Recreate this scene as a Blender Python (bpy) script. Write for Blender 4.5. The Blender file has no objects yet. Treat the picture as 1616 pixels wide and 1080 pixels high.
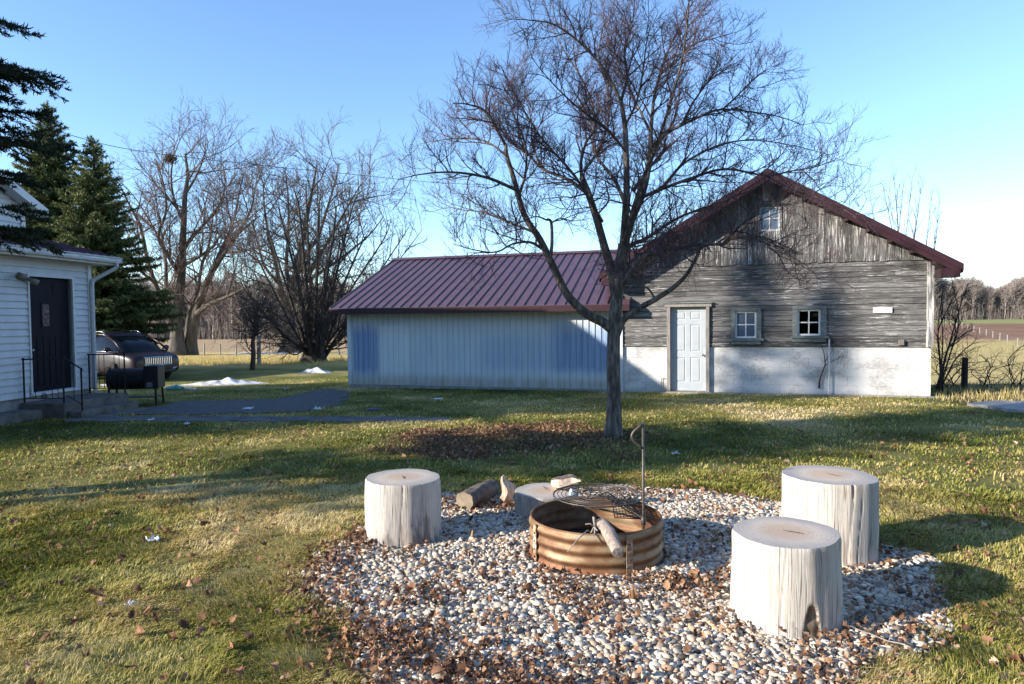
import bpy, bmesh, math, random
import numpy as np
from mathutils import Vector, Matrix

S = bpy.context.scene
COL = S.collection
R = math.radians
PI = math.pi

# ------------------------------------------------------------------ camera
EYE = Vector((0, 0, 1.65))
FPX = 1077.0
PITCH, ROLL = 2.05, -0.6
CAM_ROT = Matrix.Rotation(R(90 - PITCH), 3, 'X') @ Matrix.Rotation(R(ROLL), 3, 'Z')
cam = bpy.data.cameras.new("camera"); cam_o = bpy.data.objects.new("camera", cam); COL.objects.link(cam_o)
cam.sensor_width = 36.0; cam.lens = 36.0 * FPX / 1616.0; cam.clip_end = 3000; cam.clip_start = 0.05
cam_o.matrix_world = Matrix.Translation(EYE) @ CAM_ROT.to_4x4()
S.camera = cam_o

def ray(px, py):
    return CAM_ROT @ Vector(((px - 808) / FPX, (540 - py) / FPX, -1))
def at(px, py, y):
    d = ray(px, py); return EYE + d * (y / d.y)
def ground(px, py, z=0.0):
    d = ray(px, py); return EYE + d * ((z - EYE.z) / d.z)

# ------------------------------------------------------------------ sun
SUN_TRAVEL = Vector((math.cos(R(20)), math.sin(R(20)), -math.tan(R(18.3)))).normalized()

# ------------------------------------------------------------------ helpers
def tag(o, label=None, cat=None, group=None, kind=None):
    if label: o['label'] = label
    if cat: o['category'] = cat
    if group: o['group'] = group
    if kind: o['kind'] = kind
    return o

def empty(name, loc=(0, 0, 0), rz=0.0, label=None, cat=None, group=None):
    o = bpy.data.objects.new(name, None); COL.objects.link(o)
    o.location = loc; o.rotation_euler = (0, 0, rz); o.empty_display_size = 0.2
    return tag(o, label, cat, group)

class MB:
    """collects shapes and links them as one mesh object"""
    def __init__(s):
        s.v = []; s.f = []; s.t = []; s.m = []; s.uv = {}
    def add(s, vs, fs, tint=0.5, mi=0):
        b = len(s.v)
        s.v.extend([tuple(p) for p in vs]); s.t.extend([tint] * len(vs))
        for f in fs:
            s.f.append(tuple(b + i for i in f)); s.m.append(mi)
        return b
    def box(s, x0, x1, y0, y1, z0, z1, tint=0.5, mi=0):
        s.add([(x0,y0,z0),(x1,y0,z0),(x1,y1,z0),(x0,y1,z0),(x0,y0,z1),(x1,y0,z1),(x1,y1,z1),(x0,y1,z1)],
              [(0,3,2,1),(4,5,6,7),(0,1,5,4),(1,2,6,5),(2,3,7,6),(3,0,4,7)], tint, mi)
    def prism(s, poly, axis, a, b, tint=0.5, mi=0):
        """poly of 2D points extruded along axis ('x','y','z') from a to b"""
        n = len(poly)
        def P(u, v, w):
            return {'x': (w, u, v), 'y': (u, w, v), 'z': (u, v, w)}[axis]
        vs = [P(u, v, a) for u, v in poly] + [P(u, v, b) for u, v in poly]
        fs = [tuple(range(n)), tuple(range(2*n-1, n-1, -1))]
        fs += [(i, n+i, n+(i+1) % n, (i+1) % n) for i in range(n)]
        s.add(vs, fs, tint, mi)
    def tube(s, pts, rads, n=6, tint=0.5, cap=True, mi=0):
        k = len(pts)
        if k < 2: return
        b = len(s.v)
        pts = [Vector(p) for p in pts]
        d0 = (pts[1] - pts[0]).normalized()
        up = Vector((0.13, 0.31, 1)) if abs(d0.z) < 0.9 else Vector((1, 0.2, 0.1))
        a = d0.cross(up).normalized()
        cs = [(math.cos(2*PI*j/n), math.sin(2*PI*j/n)) for j in range(n)]
        for i in range(k):
            if i == 0: d = d0
            elif i == k-1: d = (pts[i]-pts[i-1]).normalized()
            else: d = (pts[i+1]-pts[i-1]).normalized()
            a = a - d * a.dot(d)
            if a.length < 1e-6: a = d.orthogonal()
            a.normalize(); c = d.cross(a)
            r = rads[i] if hasattr(rads, '__len__') else rads
            p = pts[i]
            for (u, w) in cs:
                s.v.append((p.x + r*(a.x*u + c.x*w), p.y + r*(a.y*u + c.y*w), p.z + r*(a.z*u + c.z*w)))
                s.t.append(tint)
        for i in range(k-1):
            for j in range(n):
                q = (j+1) % n
                s.f.append((b+i*n+j, b+i*n+q, b+(i+1)*n+q, b+(i+1)*n+j)); s.m.append(mi)
        if cap:
            s.f.append(tuple(b + j for j in reversed(range(n)))); s.m.append(mi)
            s.f.append(tuple(b + (k-1)*n + j for j in range(n))); s.m.append(mi)
    def lathe(s, prof, n=32, c=(0,0,0), tint=0.5, mi=0, a0=0.0, a1=2*PI):
        """prof = (r,z) points; open ends"""
        full = abs(a1 - a0 - 2*PI) < 1e-6
        m = n if full else n+1
        b = len(s.v); k = len(prof)
        for (r, z) in prof:
            for j in range(m):
                t = a0 + (a1-a0)*j/n
                s.v.append((c[0]+r*math.cos(t), c[1]+r*math.sin(t), c[2]+z)); s.t.append(tint)
        for i in range(k-1):
            for j in range(n):
                q = (j+1) % m
                s.f.append((b+i*m+j, b+i*m+q, b+(i+1)*m+q, b+(i+1)*m+j)); s.m.append(mi)
    def ball(s, c, r, n=10, sc=(1,1,1), tint=0.5, mi=0):
        prof = [(max(1e-4, r*math.sin(PI*i/n)), -r*math.cos(PI*i/n)) for i in range(n+1)]
        b = len(s.v)
        s.lathe(prof, n*2, (0,0,0), tint, mi)
        for i in range(b, len(s.v)):
            x, y, z = s.v[i]; s.v[i] = (c[0]+x*sc[0], c[1]+y*sc[1], c[2]+z*sc[2])
    def build(s, name, mat, parent=None, smooth=False, loc=None, bevel=0.0):
        me = bpy.data.meshes.new(name)
        me.from_pydata(s.v, [], s.f)
        mats = mat if isinstance(mat, (list, tuple)) else [mat]
        for mm in mats: me.materials.append(mm)
        if len(mats) > 1: me.polygons.foreach_set('material_index', s.m)
        at_ = me.attributes.new('tint', 'FLOAT', 'POINT'); at_.data.foreach_set('value', s.t)
        if smooth: me.polygons.foreach_set('use_smooth', [True]*len(me.polygons))
        me.update()
        o = bpy.data.objects.new(name, me); COL.objects.link(o)
        if parent: o.parent = parent
        if loc: o.location = loc
        if bevel > 0:
            md = o.modifiers.new('bevel', 'BEVEL'); md.width = bevel; md.segments = 2; md.limit_method = 'ANGLE'
        return o

def np_mesh(name, V, F, mat, tint=None, attrs=None, smooth=False, parent=None):
    """V (n,3), F (m,k) numpy arrays"""
    me = bpy.data.meshes.new(name)
    V = np.ascontiguousarray(V, np.float32); F = np.ascontiguousarray(F, np.int32)
    m, k = F.shape
    me.vertices.add(len(V)); me.vertices.foreach_set('co', V.ravel())
    me.loops.add(m*k); me.loops.foreach_set('vertex_index', F.ravel())
    me.polygons.add(m)
    me.polygons.foreach_set('loop_start', np.arange(0, m*k, k, dtype=np.int32))
    if smooth: me.polygons.foreach_set('use_smooth', np.ones(m, dtype=bool))
    me.materials.append(mat)
    al = dict(attrs or {})
    if tint is not None: al['tint'] = tint
    for a, d in al.items():
        x = me.attributes.new(a, 'FLOAT', 'POINT'); x.data.foreach_set('value', np.ascontiguousarray(d, np.float32))
    me.update(calc_edges=True)
    o = bpy.data.objects.new(name, me); COL.objects.link(o)
    if parent: o.parent = parent
    return o

def vnoise(x, y, scale, seed=0):
    """lattice value noise 0..1, vectorised"""
    x = np.asarray(x, float)/scale; y = np.asarray(y, float)/scale
    xi = np.floor(x).astype(np.int64); yi = np.floor(y).astype(np.int64)
    fx = x-xi; fy = y-yi; fx = fx*fx*(3-2*fx); fy = fy*fy*(3-2*fy)
    def h(a, b):
        n = (a*374761393 + b*668265263 + seed*1274126177) & 0x7fffffff
        n = ((n ^ (n >> 13))*1274126177) & 0x7fffffff
        return ((n ^ (n >> 16)) & 0xffff)/65535.0
    return (h(xi, yi)*(1-fx)+h(xi+1, yi)*fx)*(1-fy) + (h(xi, yi+1)*(1-fx)+h(xi+1, yi+1)*fx)*fy
def fbm(x, y, scale, seed=0, oct=3):
    t = 0; a = 0.5; w = 0
    for i in range(oct):
        t = t + a*vnoise(x, y, scale/(2**i), seed+i*17); w += a; a *= .5
    return t/w
def sstep(a, b, x):
    t = np.clip((np.asarray(x, float)-a)/(b-a), 0, 1); return t*t*(3-2*t)
def in_poly(x, y, poly):
    x = np.asarray(x); y = np.asarray(y); c = np.zeros(x.shape, bool); n = len(poly)
    for i in range(n):
        x0, y0 = poly[i][0], poly[i][1]; x1, y1 = poly[(i+1) % n][0], poly[(i+1) % n][1]
        if y0 == y1: continue
        k = ((y0 > y) != (y1 > y)) & (x < (x1-x0)*(y-y0)/(y1-y0)+x0)
        c ^= k
    return c
def poly_dist(x, y, poly):
    """signed distance to a polygon, negative inside"""
    x = np.asarray(x, float); y = np.asarray(y, float); d = np.full(x.shape, 1e9); n = len(poly)
    for i in range(n):
        ax, ay = poly[i][0], poly[i][1]; bx, by = poly[(i+1) % n][0], poly[(i+1) % n][1]
        ex, ey = bx-ax, by-ay; t = np.clip(((x-ax)*ex+(y-ay)*ey)/(ex*ex+ey*ey), 0, 1)
        d = np.minimum(d, np.hypot(x-ax-t*ex, y-ay-t*ey))
    return np.where(in_poly(x, y, poly), -d, d)

# ------------------------------------------------------------------ materials
class NT:
    def __init__(s, name):
        s.m = bpy.data.materials.new(name); s.m.use_nodes = True
        s.t = s.m.node_tree; s.t.nodes.clear()
        s.out = s.t.nodes.new('ShaderNodeOutputMaterial')
        s.b = s.t.nodes.new('ShaderNodeBsdfPrincipled')
        s.t.links.new(s.b.outputs[0], s.out.inputs[0])
    def n(s, typ, **kw):
        x = s.t.nodes.new('ShaderNode'+typ)
        for k, v in kw.items(): setattr(x, k, v)
        return x
    def l(s, a, b): s.t.links.new(a, b)
    def inp(s, sock, v):
        if hasattr(v, 'is_linked') or hasattr(v, 'links'): s.l(v, sock)
        else: sock.default_value = v
    def coord(s, kind='Object', scale=(1, 1, 1), rot=(0, 0, 0)):
        c = s.n('TexCoord'); mp = s.n('Mapping'); mp.inputs['Scale'].default_value = scale; mp.inputs['Rotation'].default_value = rot
        s.l(c.outputs[kind], mp.inputs[0]); return mp.outputs[0]
    def noise(s, vec, scale, detail=4, rough=.55, dist=0.0):
        x = s.n('TexNoise'); s.l(vec, x.inputs['Vector']); x.inputs['Scale'].default_value = scale
        x.inputs['Detail'].default_value = detail; x.inputs['Roughness'].default_value = rough; x.inputs['Distortion'].default_value = dist
        return x.outputs['Fac']
    def ramp(s, fac, stops):
        x = s.n('ValToRGB'); s.l(fac, x.inputs[0]); e = x.color_ramp.elements
        while len(e) < len(stops): e.new(0.5)
        for i, (p, c) in enumerate(stops):
            e[i].position = p; e[i].color = (c[0], c[1], c[2], 1) if hasattr(c, '__len__') else (c, c, c, 1)
        return x.outputs[0]
    def mix(s, fac, a, b, mode='MIX'):
        x = s.n('Mix', data_type='RGBA', blend_type=mode)
        for sock, v in ((x.inputs[0], fac), (x.inputs[6], a), (x.inputs[7], b)):
            if isinstance(v, (tuple, list)): sock.default_value = (*v[:3], 1)
            elif isinstance(v, (int, float)): sock.default_value = v
            else: s.l(v, sock)
        return x.outputs[2]
    def math(s, op, a, b=0.0, clamp=False):
        x = s.n('Math', operation=op, use_clamp=clamp)
        for sock, v in ((x.inputs[0], a), (x.inputs[1], b)):
            if isinstance(v, (int, float)): sock.default_value = v
            else: s.l(v, sock)
        return x.outputs[0]
    def attr(s, name):
        x = s.n('Attribute'); x.attribute_name = name; return x.outputs['Fac']
    def color(s, c):
        if isinstance(c, (tuple, list)): s.b.inputs['Base Color'].default_value = (*c[:3], 1)
        else: s.l(c, s.b.inputs['Base Color'])
        return s
    def set(s, rough=None, metal=None, spec=None):
        if rough is not None: s.inp(s.b.inputs['Roughness'], rough)
        if metal is not None: s.inp(s.b.inputs['Metallic'], metal)
        if spec is not None: s.inp(s.b.inputs['Specular IOR Level'], spec)
        return s
    def bump(s, h, strength=.5, dist=.01):
        x = s.n('Bump'); x.inputs['Strength'].default_value = strength; x.inputs['Distance'].default_value = dist
        s.l(h, x.inputs['Height']); s.l(x.outputs[0], s.b.inputs['Normal']); return s

M = {}
def mottled(name, stops, scale=8, stretch=(1, 1, 1), rough=.8, bump=.3, bdist=.004, tint=0.0, spec=.3, detail=5, metal=0.0, kind='Object'):
    t = NT(name); v = t.coord(kind, stretch); f = t.noise(v, scale, detail)
    c = t.ramp(f, stops)
    if tint:
        k = t.math('MULTIPLY_ADD', t.attr('tint'), 2*tint); k.node.inputs[2].default_value = 1-tint
        c = t.mix(1.0, c, _gray(t, k), 'MULTIPLY')
    t.color(c).set(rough, metal, spec)
    if bump: t.bump(f, bump, bdist)
    M[name] = t.m; return t
def _gray(t, val):
    x = t.n('CombineColor')
    for i in range(3): t.l(val, x.inputs[i])
    return x.outputs[0]

# ---- plain-ish
mottled('siding_white', [(.3, (.52, .54, .56)), (.7, (.62, .635, .645))], 3, rough=.55, bump=.05)
mottled('trim_white', [(.3, (.56, .57, .58)), (.7, (.66, .66, .66))], 5, rough=.5, bump=.05)
mottled('gutter_white', [(.35, (.44, .45, .46)), (.6, (.62, .62, .62))], 6, (1, 6, 6), rough=.4, bump=.03)
mottled('door_dark', [(.3, (.008, .007, .012)), (.7, (.013, .011, .018))], 4, rough=.6, bump=.05, spec=.15)
mottled('black_metal', [(.3, (.010, .010, .012)), (.7, (.022, .020, .022))], 20, rough=.5, bump=.1)
mottled('rod_metal', [(.3, (.06, .055, .05)), (.7, (.13, .11, .095))], 40, rough=.5, bump=.2, metal=.5)
mottled('steel', [(.3, (.4, .4, .4)), (.7, (.6, .6, .6))], 30, rough=.35, metal=.9, bump=.05)
mottled('roof_maroon', [(.3, (.078, .044, .056)), (.7, (.105, .060, .074))], 3, rough=.38, bump=.04, spec=.6)
mottled('fascia_maroon', [(.3, (.034, .014, .019)), (.7, (.048, .020, .026))], 4, rough=.45, bump=.04)
mottled('house_roof', [(.3, (.060, .016, .026)), (.7, (.085, .024, .036))], 4, rough=.5, bump=.04)
mottled('soffit_dark', [(.3, (.07, .05, .045)), (.7, (.12, .09, .08))], 6, rough=.8)
mottled('concrete', [(.3, (.20, .195, .19)), (.5, (.29, .28, .27)), (.75, (.36, .35, .33))], 6, rough=.9, bump=.4, bdist=.004)
mottled('old_concrete', [(.3, (.085, .078, .070)), (.5, (.14, .13, .118)), (.75, (.20, .187, .17))], 5, rough=.95, bump=.5, bdist=.006)
mottled('path_concrete', [(.3, (.075, .075, .075)), (.5, (.125, .123, .12)), (.75, (.19, .185, .175))], 3.5, rough=.95, bump=.5, bdist=.006)
mottled('asphalt', [(.3, (.06, .06, .062)), (.5, (.10, .098, .096)), (.7, (.15, .147, .14))], 14, rough=.95, bump=.5, bdist=.006)
mottled('bark', [(.3, (.040, .034, .030)), (.5, (.100, .087, .076)), (.68, (.22, .198, .175))], 22, (1, 1, .25), rough=.95, bump=.9, bdist=.012)
mottled('twig_bark', [(.3, (.072, .045, .052)), (.7, (.135, .088, .098))], 9, rough=.8, bump=0, spec=.25)
mottled('big_bark', [(.3, (.055, .047, .040)), (.55, (.105, .09, .076)), (.75, (.18, .155, .13))], 5, (1, 1, .25), rough=.95, bump=.8, bdist=.03)
mottled('far_twig', [(.3, (.10, .074, .066)), (.7, (.17, .128, .112))], 1.5, rough=.9, bump=0, spec=.1)
mottled('dark_twig', [(.3, (.040, .034, .030)), (.7, (.075, .064, .055))], 3, rough=.9, bump=0, spec=.2)
mottled('wood_far', [(.3, (.24, .20, .175)), (.7, (.38, .32, .28))], .25, rough=.95, bump=0, spec=.1, tint=.35)
mottled('spruce_bark', [(.3, (.05, .04, .035)), (.7, (.12, .10, .085))], 12, (1, 1, .3), rough=.95, bump=.6, bdist=.02)
mottled('post_dark', [(.3, (.028, .024, .022)), (.7, (.06, .052, .045))], 14, (1, 1, .2), rough=.95)
mottled('post_pale', [(.3, (.22, .20, .18)), (.7, (.33, .31, .28))], 10, (1, 1, .2), rough=.9)
mottled('snow', [(.3, (.38, .38, .38)), (.5, (.58, .59, .61)), (.7, (.72, .73, .75))], 4, rough=.7, bump=.6, bdist=.03)
mottled('white_litter', [(.3, (.62, .64, .66)), (.7, (.78, .79, .80))], 20, rough=.6)
mottled('teal_plastic', [(.3, (.14, .36, .36)), (.7, (.22, .48, .46))], 12, rough=.35)
mottled('blue_plastic', [(.3, (.02, .035, .09)), (.7, (.03, .05, .12))], 12, rough=.4)
mottled('tyre', [(.3, (.012, .012, .012)), (.7, (.022, .022, .022))], 30, rough=.85)
mottled('rim_alloy', [(.3, (.35, .35, .36)), (.7, (.5, .5, .5))], 20, rough=.3, metal=.8, bump=0)
mottled('chrome', [(.3, (.55, .56, .58)), (.7, (.7, .7, .72))], 20, rough=.2, metal=.9, bump=0)
mottled('car_paint', [(.3, (.014, .008, .011)), (.7, (.019, .011, .014))], 3, rough=.4, bump=0, spec=.3)
M['car_paint'].node_tree.nodes['Principled BSDF'].inputs['Coat Weight'].default_value = .2
M['car_paint'].node_tree.nodes['Principled BSDF'].inputs['Coat Roughness'].default_value = .06
mottled('car_glass', [(.3, (.006, .007, .009)), (.7, (.009, .010, .013))], 3, rough=.08, bump=0, spec=.3)
mottled('headlight', [(.3, (.6, .63, .68)), (.7, (.75, .77, .8))], 8, rough=.1, bump=0, spec=.8)
mottled('grey_green_trim', [(.3, (.105, .125, .125)), (.55, (.17, .195, .195)), (.8, (.28, .305, .30))], 10, (1, 1, 3), rough=.85, bump=.3)
mottled('old_trim', [(.3, (.18, .165, .15)), (.6, (.29, .27, .25)), (.8, (.40, .38, .35))], 8, (4, 4, .6), rough=.9, bump=.4)
mottled('white_sash', [(.3, (.68, .68, .67)), (.7, (.78, .78, .77))], 14, rough=.6, bump=.1)
mottled('old_sash', [(.35, (.22, .22, .22)), (.6, (.50, .50, .50))], 25, rough=.85, bump=.2)
mottled('lamp_grey', [(.3, (.14, .13, .12)), (.7, (.22, .2, .18))], 20, rough=.6)
mottled('dark_inside', [(.3, (.020, .018, .016)), (.7, (.035, .032, .028))], 5, rough=1, bump=0)
mottled('wire_black', [(.3, (.012, .012, .012)), (.7, (.02, .02, .02))], 5, rough=.6, bump=0)
mottled('nest_brown', [(.3, (.05, .035, .022)), (.7, (.10, .07, .045))], 9, rough=1)
mottled('tag_grey', [(.3, (.12, .14, .17)), (.7, (.17, .19, .22))], 9, rough=.5, bump=0)

# window glass: see-through with a sky reflection
t = NT('window_glass'); t.color((.8, .85, .85)).set(.03, 0, .6)
t.b.inputs['Transmission Weight'].default_value = 1.0; t.b.inputs['IOR'].default_value = 1.45
M['window_glass'] = t.m

# metal shed sheet: pale chalky paint with the older blue showing through in soft patches
t = NT('shed_metal'); t_ = t
v = t.coord('Object', (1, 1, 1)); sx = t.n('SeparateXYZ'); t.l(v, sx.inputs[0])
def band(t, val, a, b, c, d):
    u = t.n('MapRange', interpolation_type='SMOOTHSTEP'); t.l(val, u.inputs[0]); u.inputs[1].default_value = a; u.inputs[2].default_value = b
    w = t.n('MapRange', interpolation_type='SMOOTHSTEP'); t.l(val, w.inputs[0]); w.inputs[1].default_value = c; w.inputs[2].default_value = d
    w.inputs[3].default_value = 1; w.inputs[4].default_value = 0
    return t.math('MULTIPLY', u.outputs[0], w.outputs[0])
X, Z = sx.outputs[0], sx.outputs[2]
nz = t.noise(t.coord('Object', (2.2, 1, .45)), 2.2, 4)
wob = t.math('MULTIPLY_ADD', nz, .35); wob.node.inputs[2].default_value = -.17
Xn = X; Zn = t.math('ADD', Z, wob)
p1 = t.math('MULTIPLY', band(t, Xn, -7.28, -7.24, -6.55, -6.50), band(t, Zn, .12, .5, 1.35, 1.85))
p2 = t.math('MULTIPLY', band(t, Xn, -2.1, -1.45, .2, .4), band(t, Zn, .25, .6, 1.25, 1.95))
p3 = t.math('MULTIPLY', band(t, Xn, -4.4, -2.9, -1.9, -1.0), band(t, Zn, .2, .7, 1.1, 1.7))
p3 = t.math('MULTIPLY', p3, .5)
p4 = t.math('MULTIPLY', band(t, Xn, -5.9, -4.8, -3.2, -2.4), band(t, Zn, .5, .9, 1.2, 1.7)); p4 = t.math('MULTIPLY', p4, .15)
msk = t.math('MAXIMUM', t.math('MAXIMUM', p1, p2), t.math('MAXIMUM', p3, p4))
streak = t.noise(t.coord('Object', (14, 1, .25)), 2, 4)
msk = t.math('MULTIPLY', msk, t.ramp(streak, [(.25, .45), (.6, .95)]), True)
base = t.ramp(t.noise(t.coord('Object', (3, 1, .3)), 1.6, 4), [(.3, (.57, .655, .675)), (.7, (.67, .735, .73))])
cream = t.ramp(Z, [(0.0, (.62, .63, .58)), (.12, (.62, .63, .58)), (.3, (.5, .5, .5))])
low = band(t, Z, -.1, .02, .10, .42)
base = t.mix(t.math('MULTIPLY', low, t.ramp(nz, [(.3, .3), (.65, .9)])), base, (.36, .34, .28))
up = t.n('MapRange'); t.l(Z, up.inputs[0]); up.inputs[1].default_value = 1.2; up.inputs[2].default_value = 2.15
base = t.mix(up.outputs[0], base, (.58, .565, .52))
col = t.mix(t.math('MULTIPLY', msk, .80), base, (.075, .185, .42))
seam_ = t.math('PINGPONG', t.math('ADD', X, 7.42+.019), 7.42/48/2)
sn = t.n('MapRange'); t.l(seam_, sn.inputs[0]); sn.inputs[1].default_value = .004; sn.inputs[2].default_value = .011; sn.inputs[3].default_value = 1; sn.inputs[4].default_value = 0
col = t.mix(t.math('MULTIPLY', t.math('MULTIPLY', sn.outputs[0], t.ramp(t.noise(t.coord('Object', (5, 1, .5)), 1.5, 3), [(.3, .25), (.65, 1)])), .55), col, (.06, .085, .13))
dirt = t.noise(t.coord('Object', (9, 1, 1.4)), 5, 5)
col = t.mix(t.math('MULTIPLY', t.ramp(dirt, [(.60, 0), (.75, 1)]), .25), col, (.25, .25, .25))
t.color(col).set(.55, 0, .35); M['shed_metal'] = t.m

# weathered boards
def old_wood(name, sc, flake, dark=1.0):
    t = NT(name)
    g = t.noise(t.coord('Object', sc), 3.0, 7, .65)
    broad = t.noise(t.coord('Object', (.6, 1, .6)), 1.3, 3)
    col = t.ramp(g, [(.28, (.040*dark, .038*dark, .037*dark)), (.45, (.125*dark, .121*dark, .118*dark)), (.62, (.22*dark, .214*dark, .208*dark)), (.8, (.34*dark, .332*dark, .325*dark))])
    k = t.math('MULTIPLY_ADD', t.attr('tint'), .8); k.node.inputs[2].default_value = .6
    col = t.mix(1.0, col, _gray(t, k), 'MULTIPLY')
    fl = t.noise(t.coord('Object', tuple(a*.55 for a in sc)), 4.5, 8, .7, .15)
    bb = t.math('MULTIPLY_ADD', broad, .30); bb.node.inputs[2].default_value = -.15
    fl2 = t.math('ADD', fl, bb)
    m = t.ramp(fl2, [(flake, 0), (flake+.035, 1)])
    col = t.mix(t.math('MULTIPLY', m, .85), col, (.56, .55, .53))
    t.color(col).set(.9, 0, .2).bump(g, .5, .006)
    M[name] = t.m
old_wood('old_boards', (1.1, 20, 20), .592, .78)
old_wood('old_gable', (20, 20, 1.1), .58, .72)
old_wood('old_corner', (8, 8, .6), .48)

# painted block: white paint, grey mortar lines, worn patches
t = NT('painted_block')
br = t.n('TexBrick'); t.l(t.coord('Object', (1, 1, 1), (R(90), 0, 0)), br.inputs[0])
br.inputs['Scale'].default_value = 1.0; br.inputs['Brick Width'].default_value = .40; br.inputs['Row Height'].default_value = .20
br.inputs['Mortar Size'].default_value = .006; br.inputs['Mortar Smooth'].default_value = .6
wr = t.noise(t.coord('Object', (.7, 1, 1.2)), 2.1, 6, .6); wr2 = t.noise(t.coord('Object', (2, 1, 5)), 7, 6, .7)
sp = t.math('ADD', t.math('MULTIPLY', wr, .62), t.math('MULTIPLY', wr2, .38))
wear = t.ramp(sp, [(.47, 0), (.60, 1)])
col = t.mix(t.math('MULTIPLY', wear, .75), (.66, .655, .645), (.27, .265, .26))
gap = t.ramp(t.noise(t.coord('Object'), 3.3, 3), [(.45, 0), (.6, 1)])
col = t.mix(t.math('MULTIPLY', t.math('MULTIPLY', br.outputs['Fac'], gap), .6), col, (.2, .195, .19))
sx = t.n('SeparateXYZ'); t.l(t.coord('Object'), sx.inputs[0])
foot = t.n('MapRange'); t.l(t.math('ADD', sx.outputs[2], t.math('MULTIPLY', wr2, .12)), foot.inputs[0])
foot.inputs[1].default_value = .02; foot.inputs[2].default_value = .16; foot.inputs[3].default_value = 1; foot.inputs[4].default_value = 0
col = t.mix(t.math('MULTIPLY', foot.outputs[0], .55), col, (.30, .28, .25))
h = t.math('MULTIPLY_ADD', br.outputs['Fac'], -1.0); t.l(wr2, h.node.inputs[2])
t.color(col).set(.85, 0, .25).bump(h, .5, .006); M['painted_block'] = t.m

# barn door paint
mottled('door_white', [(.3, (.37, .41, .44)), (.7, (.44, .475, .50))], 4, rough=.5, bump=.05)

# stump wood: UV = (arc length, height)
t = NT('stump_side'); uv = t.coord('UV', (75, 5.0, 1)); g = t.noise(uv, 1.0, 8, .72)
col = t.ramp(g, [(.25, (.25, .22, .19)), (.40, (.42, .39, .345)), (.55, (.50, .47, .425)), (.75, (.58, .55, .505))])
crk = t.noise(t.coord('UV', (19, .38, 1)), 1.3, 3, .5, .05)
ck = t.ramp(crk, [(.484, 0), (.497, 1), (.503, 1), (.516, 0)]); br_ = t.ramp(t.noise(t.coord('UV', (6, 1.0, 1)), 1.0, 2), [(.40, 0), (.52, 1)])
col = t.mix(t.math('MULTIPLY', t.math('MULTIPLY', ck, br_), .74), col, (.085, .068, .055))
st = t.noise(t.coord('UV', (9, 2.2, 1)), 1.6, 6, .65); sa = t.attr('stain')
sm = t.ramp(t.math('ADD', st, t.math('MULTIPLY', sa, .34)), [(.60, 0), (.74, 1)])
col = t.mix(t.math('MULTIPLY', sm, .8), col, (.13, .115, .105))
gry = t.noise(t.coord('UV', (7, 3, 1)), 2.0, 6, .7); col = t.mix(t.math('MULTIPLY', t.ramp(gry, [(.52, 0), (.66, 1)]), .38), col, (.30, .275, .25))
pale = t.noise(t.coord('UV', (3, 1.4, 1)), 2.0, 4); col = t.mix(t.math('MULTIPLY', t.ramp(pale, [(.5, 0), (.7, 1)]), .35), col, (.50, .36, .25))
t.color(col).set(.85, 0, .25).bump(t.math('ADD', g, t.math('MULTIPLY', ck, -.6)), .45, .006); M['stump_side'] = t.m
t = NT('stump_notch'); g = t.noise(t.coord('UV', (40, 2, 1)), 1.0, 6)
t.color(t.ramp(g, [(.3, (.16, .115, .075)), (.7, (.33, .25, .17))])).set(.9, 0, .2).bump(g, .5, .005); M['stump_notch'] = t.m
t = NT('stump_top'); v = t.coord('Object'); wv = t.n('TexWave', wave_type='RINGS', rings_direction='Z'); t.l(v, wv.inputs[0])
wv.inputs['Scale'].default_value = 14; wv.inputs['Distortion'].default_value = 2.5; wv.inputs['Detail'].default_value = 4; wv.inputs['Detail Scale'].default_value = 1.2
n1 = t.noise(v, 5, 6); n2 = t.noise(v, 24, 5)
ln = t.n('VectorMath', operation='LENGTH'); t.l(v, ln.inputs[0])
edge = t.ramp(t.math('ADD', ln.outputs['Value'], t.math('MULTIPLY', n1, .10)), [(.14, (.50, .37, .26)), (.22, (.52, .45, .37)), (.31, (.36, .335, .31))])
col = t.mix(.10, edge, t.ramp(wv.outputs['Fac'], [(.2, (.34, .27, .21)), (.7, (.70, .64, .55))]))
col = t.mix(t.math('MULTIPLY', t.ramp(n2, [(.55, 0), (.72, 1)]), .5), col, (.28, .255, .235))
t.color(col).set(.85, 0, .2).bump(n2, .35, .004); M['stump_top'] = t.m

# fire ring rust over galvanised steel
t = NT('rusty_ring'); v = t.coord('Object'); n1 = t.noise(t.coord('Object', (1, 1, 2.5)), 3.2, 6, .6); n2 = t.noise(v, 16, 6)
sx = t.n('SeparateXYZ'); t.l(v, sx.inputs[0])
wv = t.math('SINE', t.math('MULTIPLY', sx.outputs[2], 2*PI/.075))
f = t.math('ADD', t.math('MULTIPLY', n1, .75), t.math('MULTIPLY', wv, .07)); f = t.math('ADD', f, t.math('MULTIPLY', n2, .25))
col = t.ramp(f, [(.30, (.055, .026, .016)), (.42, (.135, .064, .032)), (.52, (.21, .118, .058)), (.60, (.28, .20, .115)), (.74, (.38, .34, .265))])
ft = t.n('MapRange'); t.l(t.math('ADD', sx.outputs[2], t.math('MULTIPLY', n2, .05)), ft.inputs[0]); ft.inputs[1].default_value = .03; ft.inputs[2].default_value = .075; ft.inputs[3].default_value = 1; ft.inputs[4].default_value = 0
col = t.mix(t.math('MULTIPLY', ft.outputs[0], .8), col, (.24, .085, .035))
t.color(col).set(.62, .25, .4).bump(n2, .25, .003); M['rusty_ring'] = t.m
mottled('ring_soot', [(.3, (.06, .035, .022)), (.7, (.16, .085, .045))], 8, rough=.85)
mottled('seam_pale', [(.3, (.16, .09, .05)), (.5, (.30, .22, .15)), (.75, (.56, .54, .52))], 26, rough=.7, bump=.4)
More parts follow.
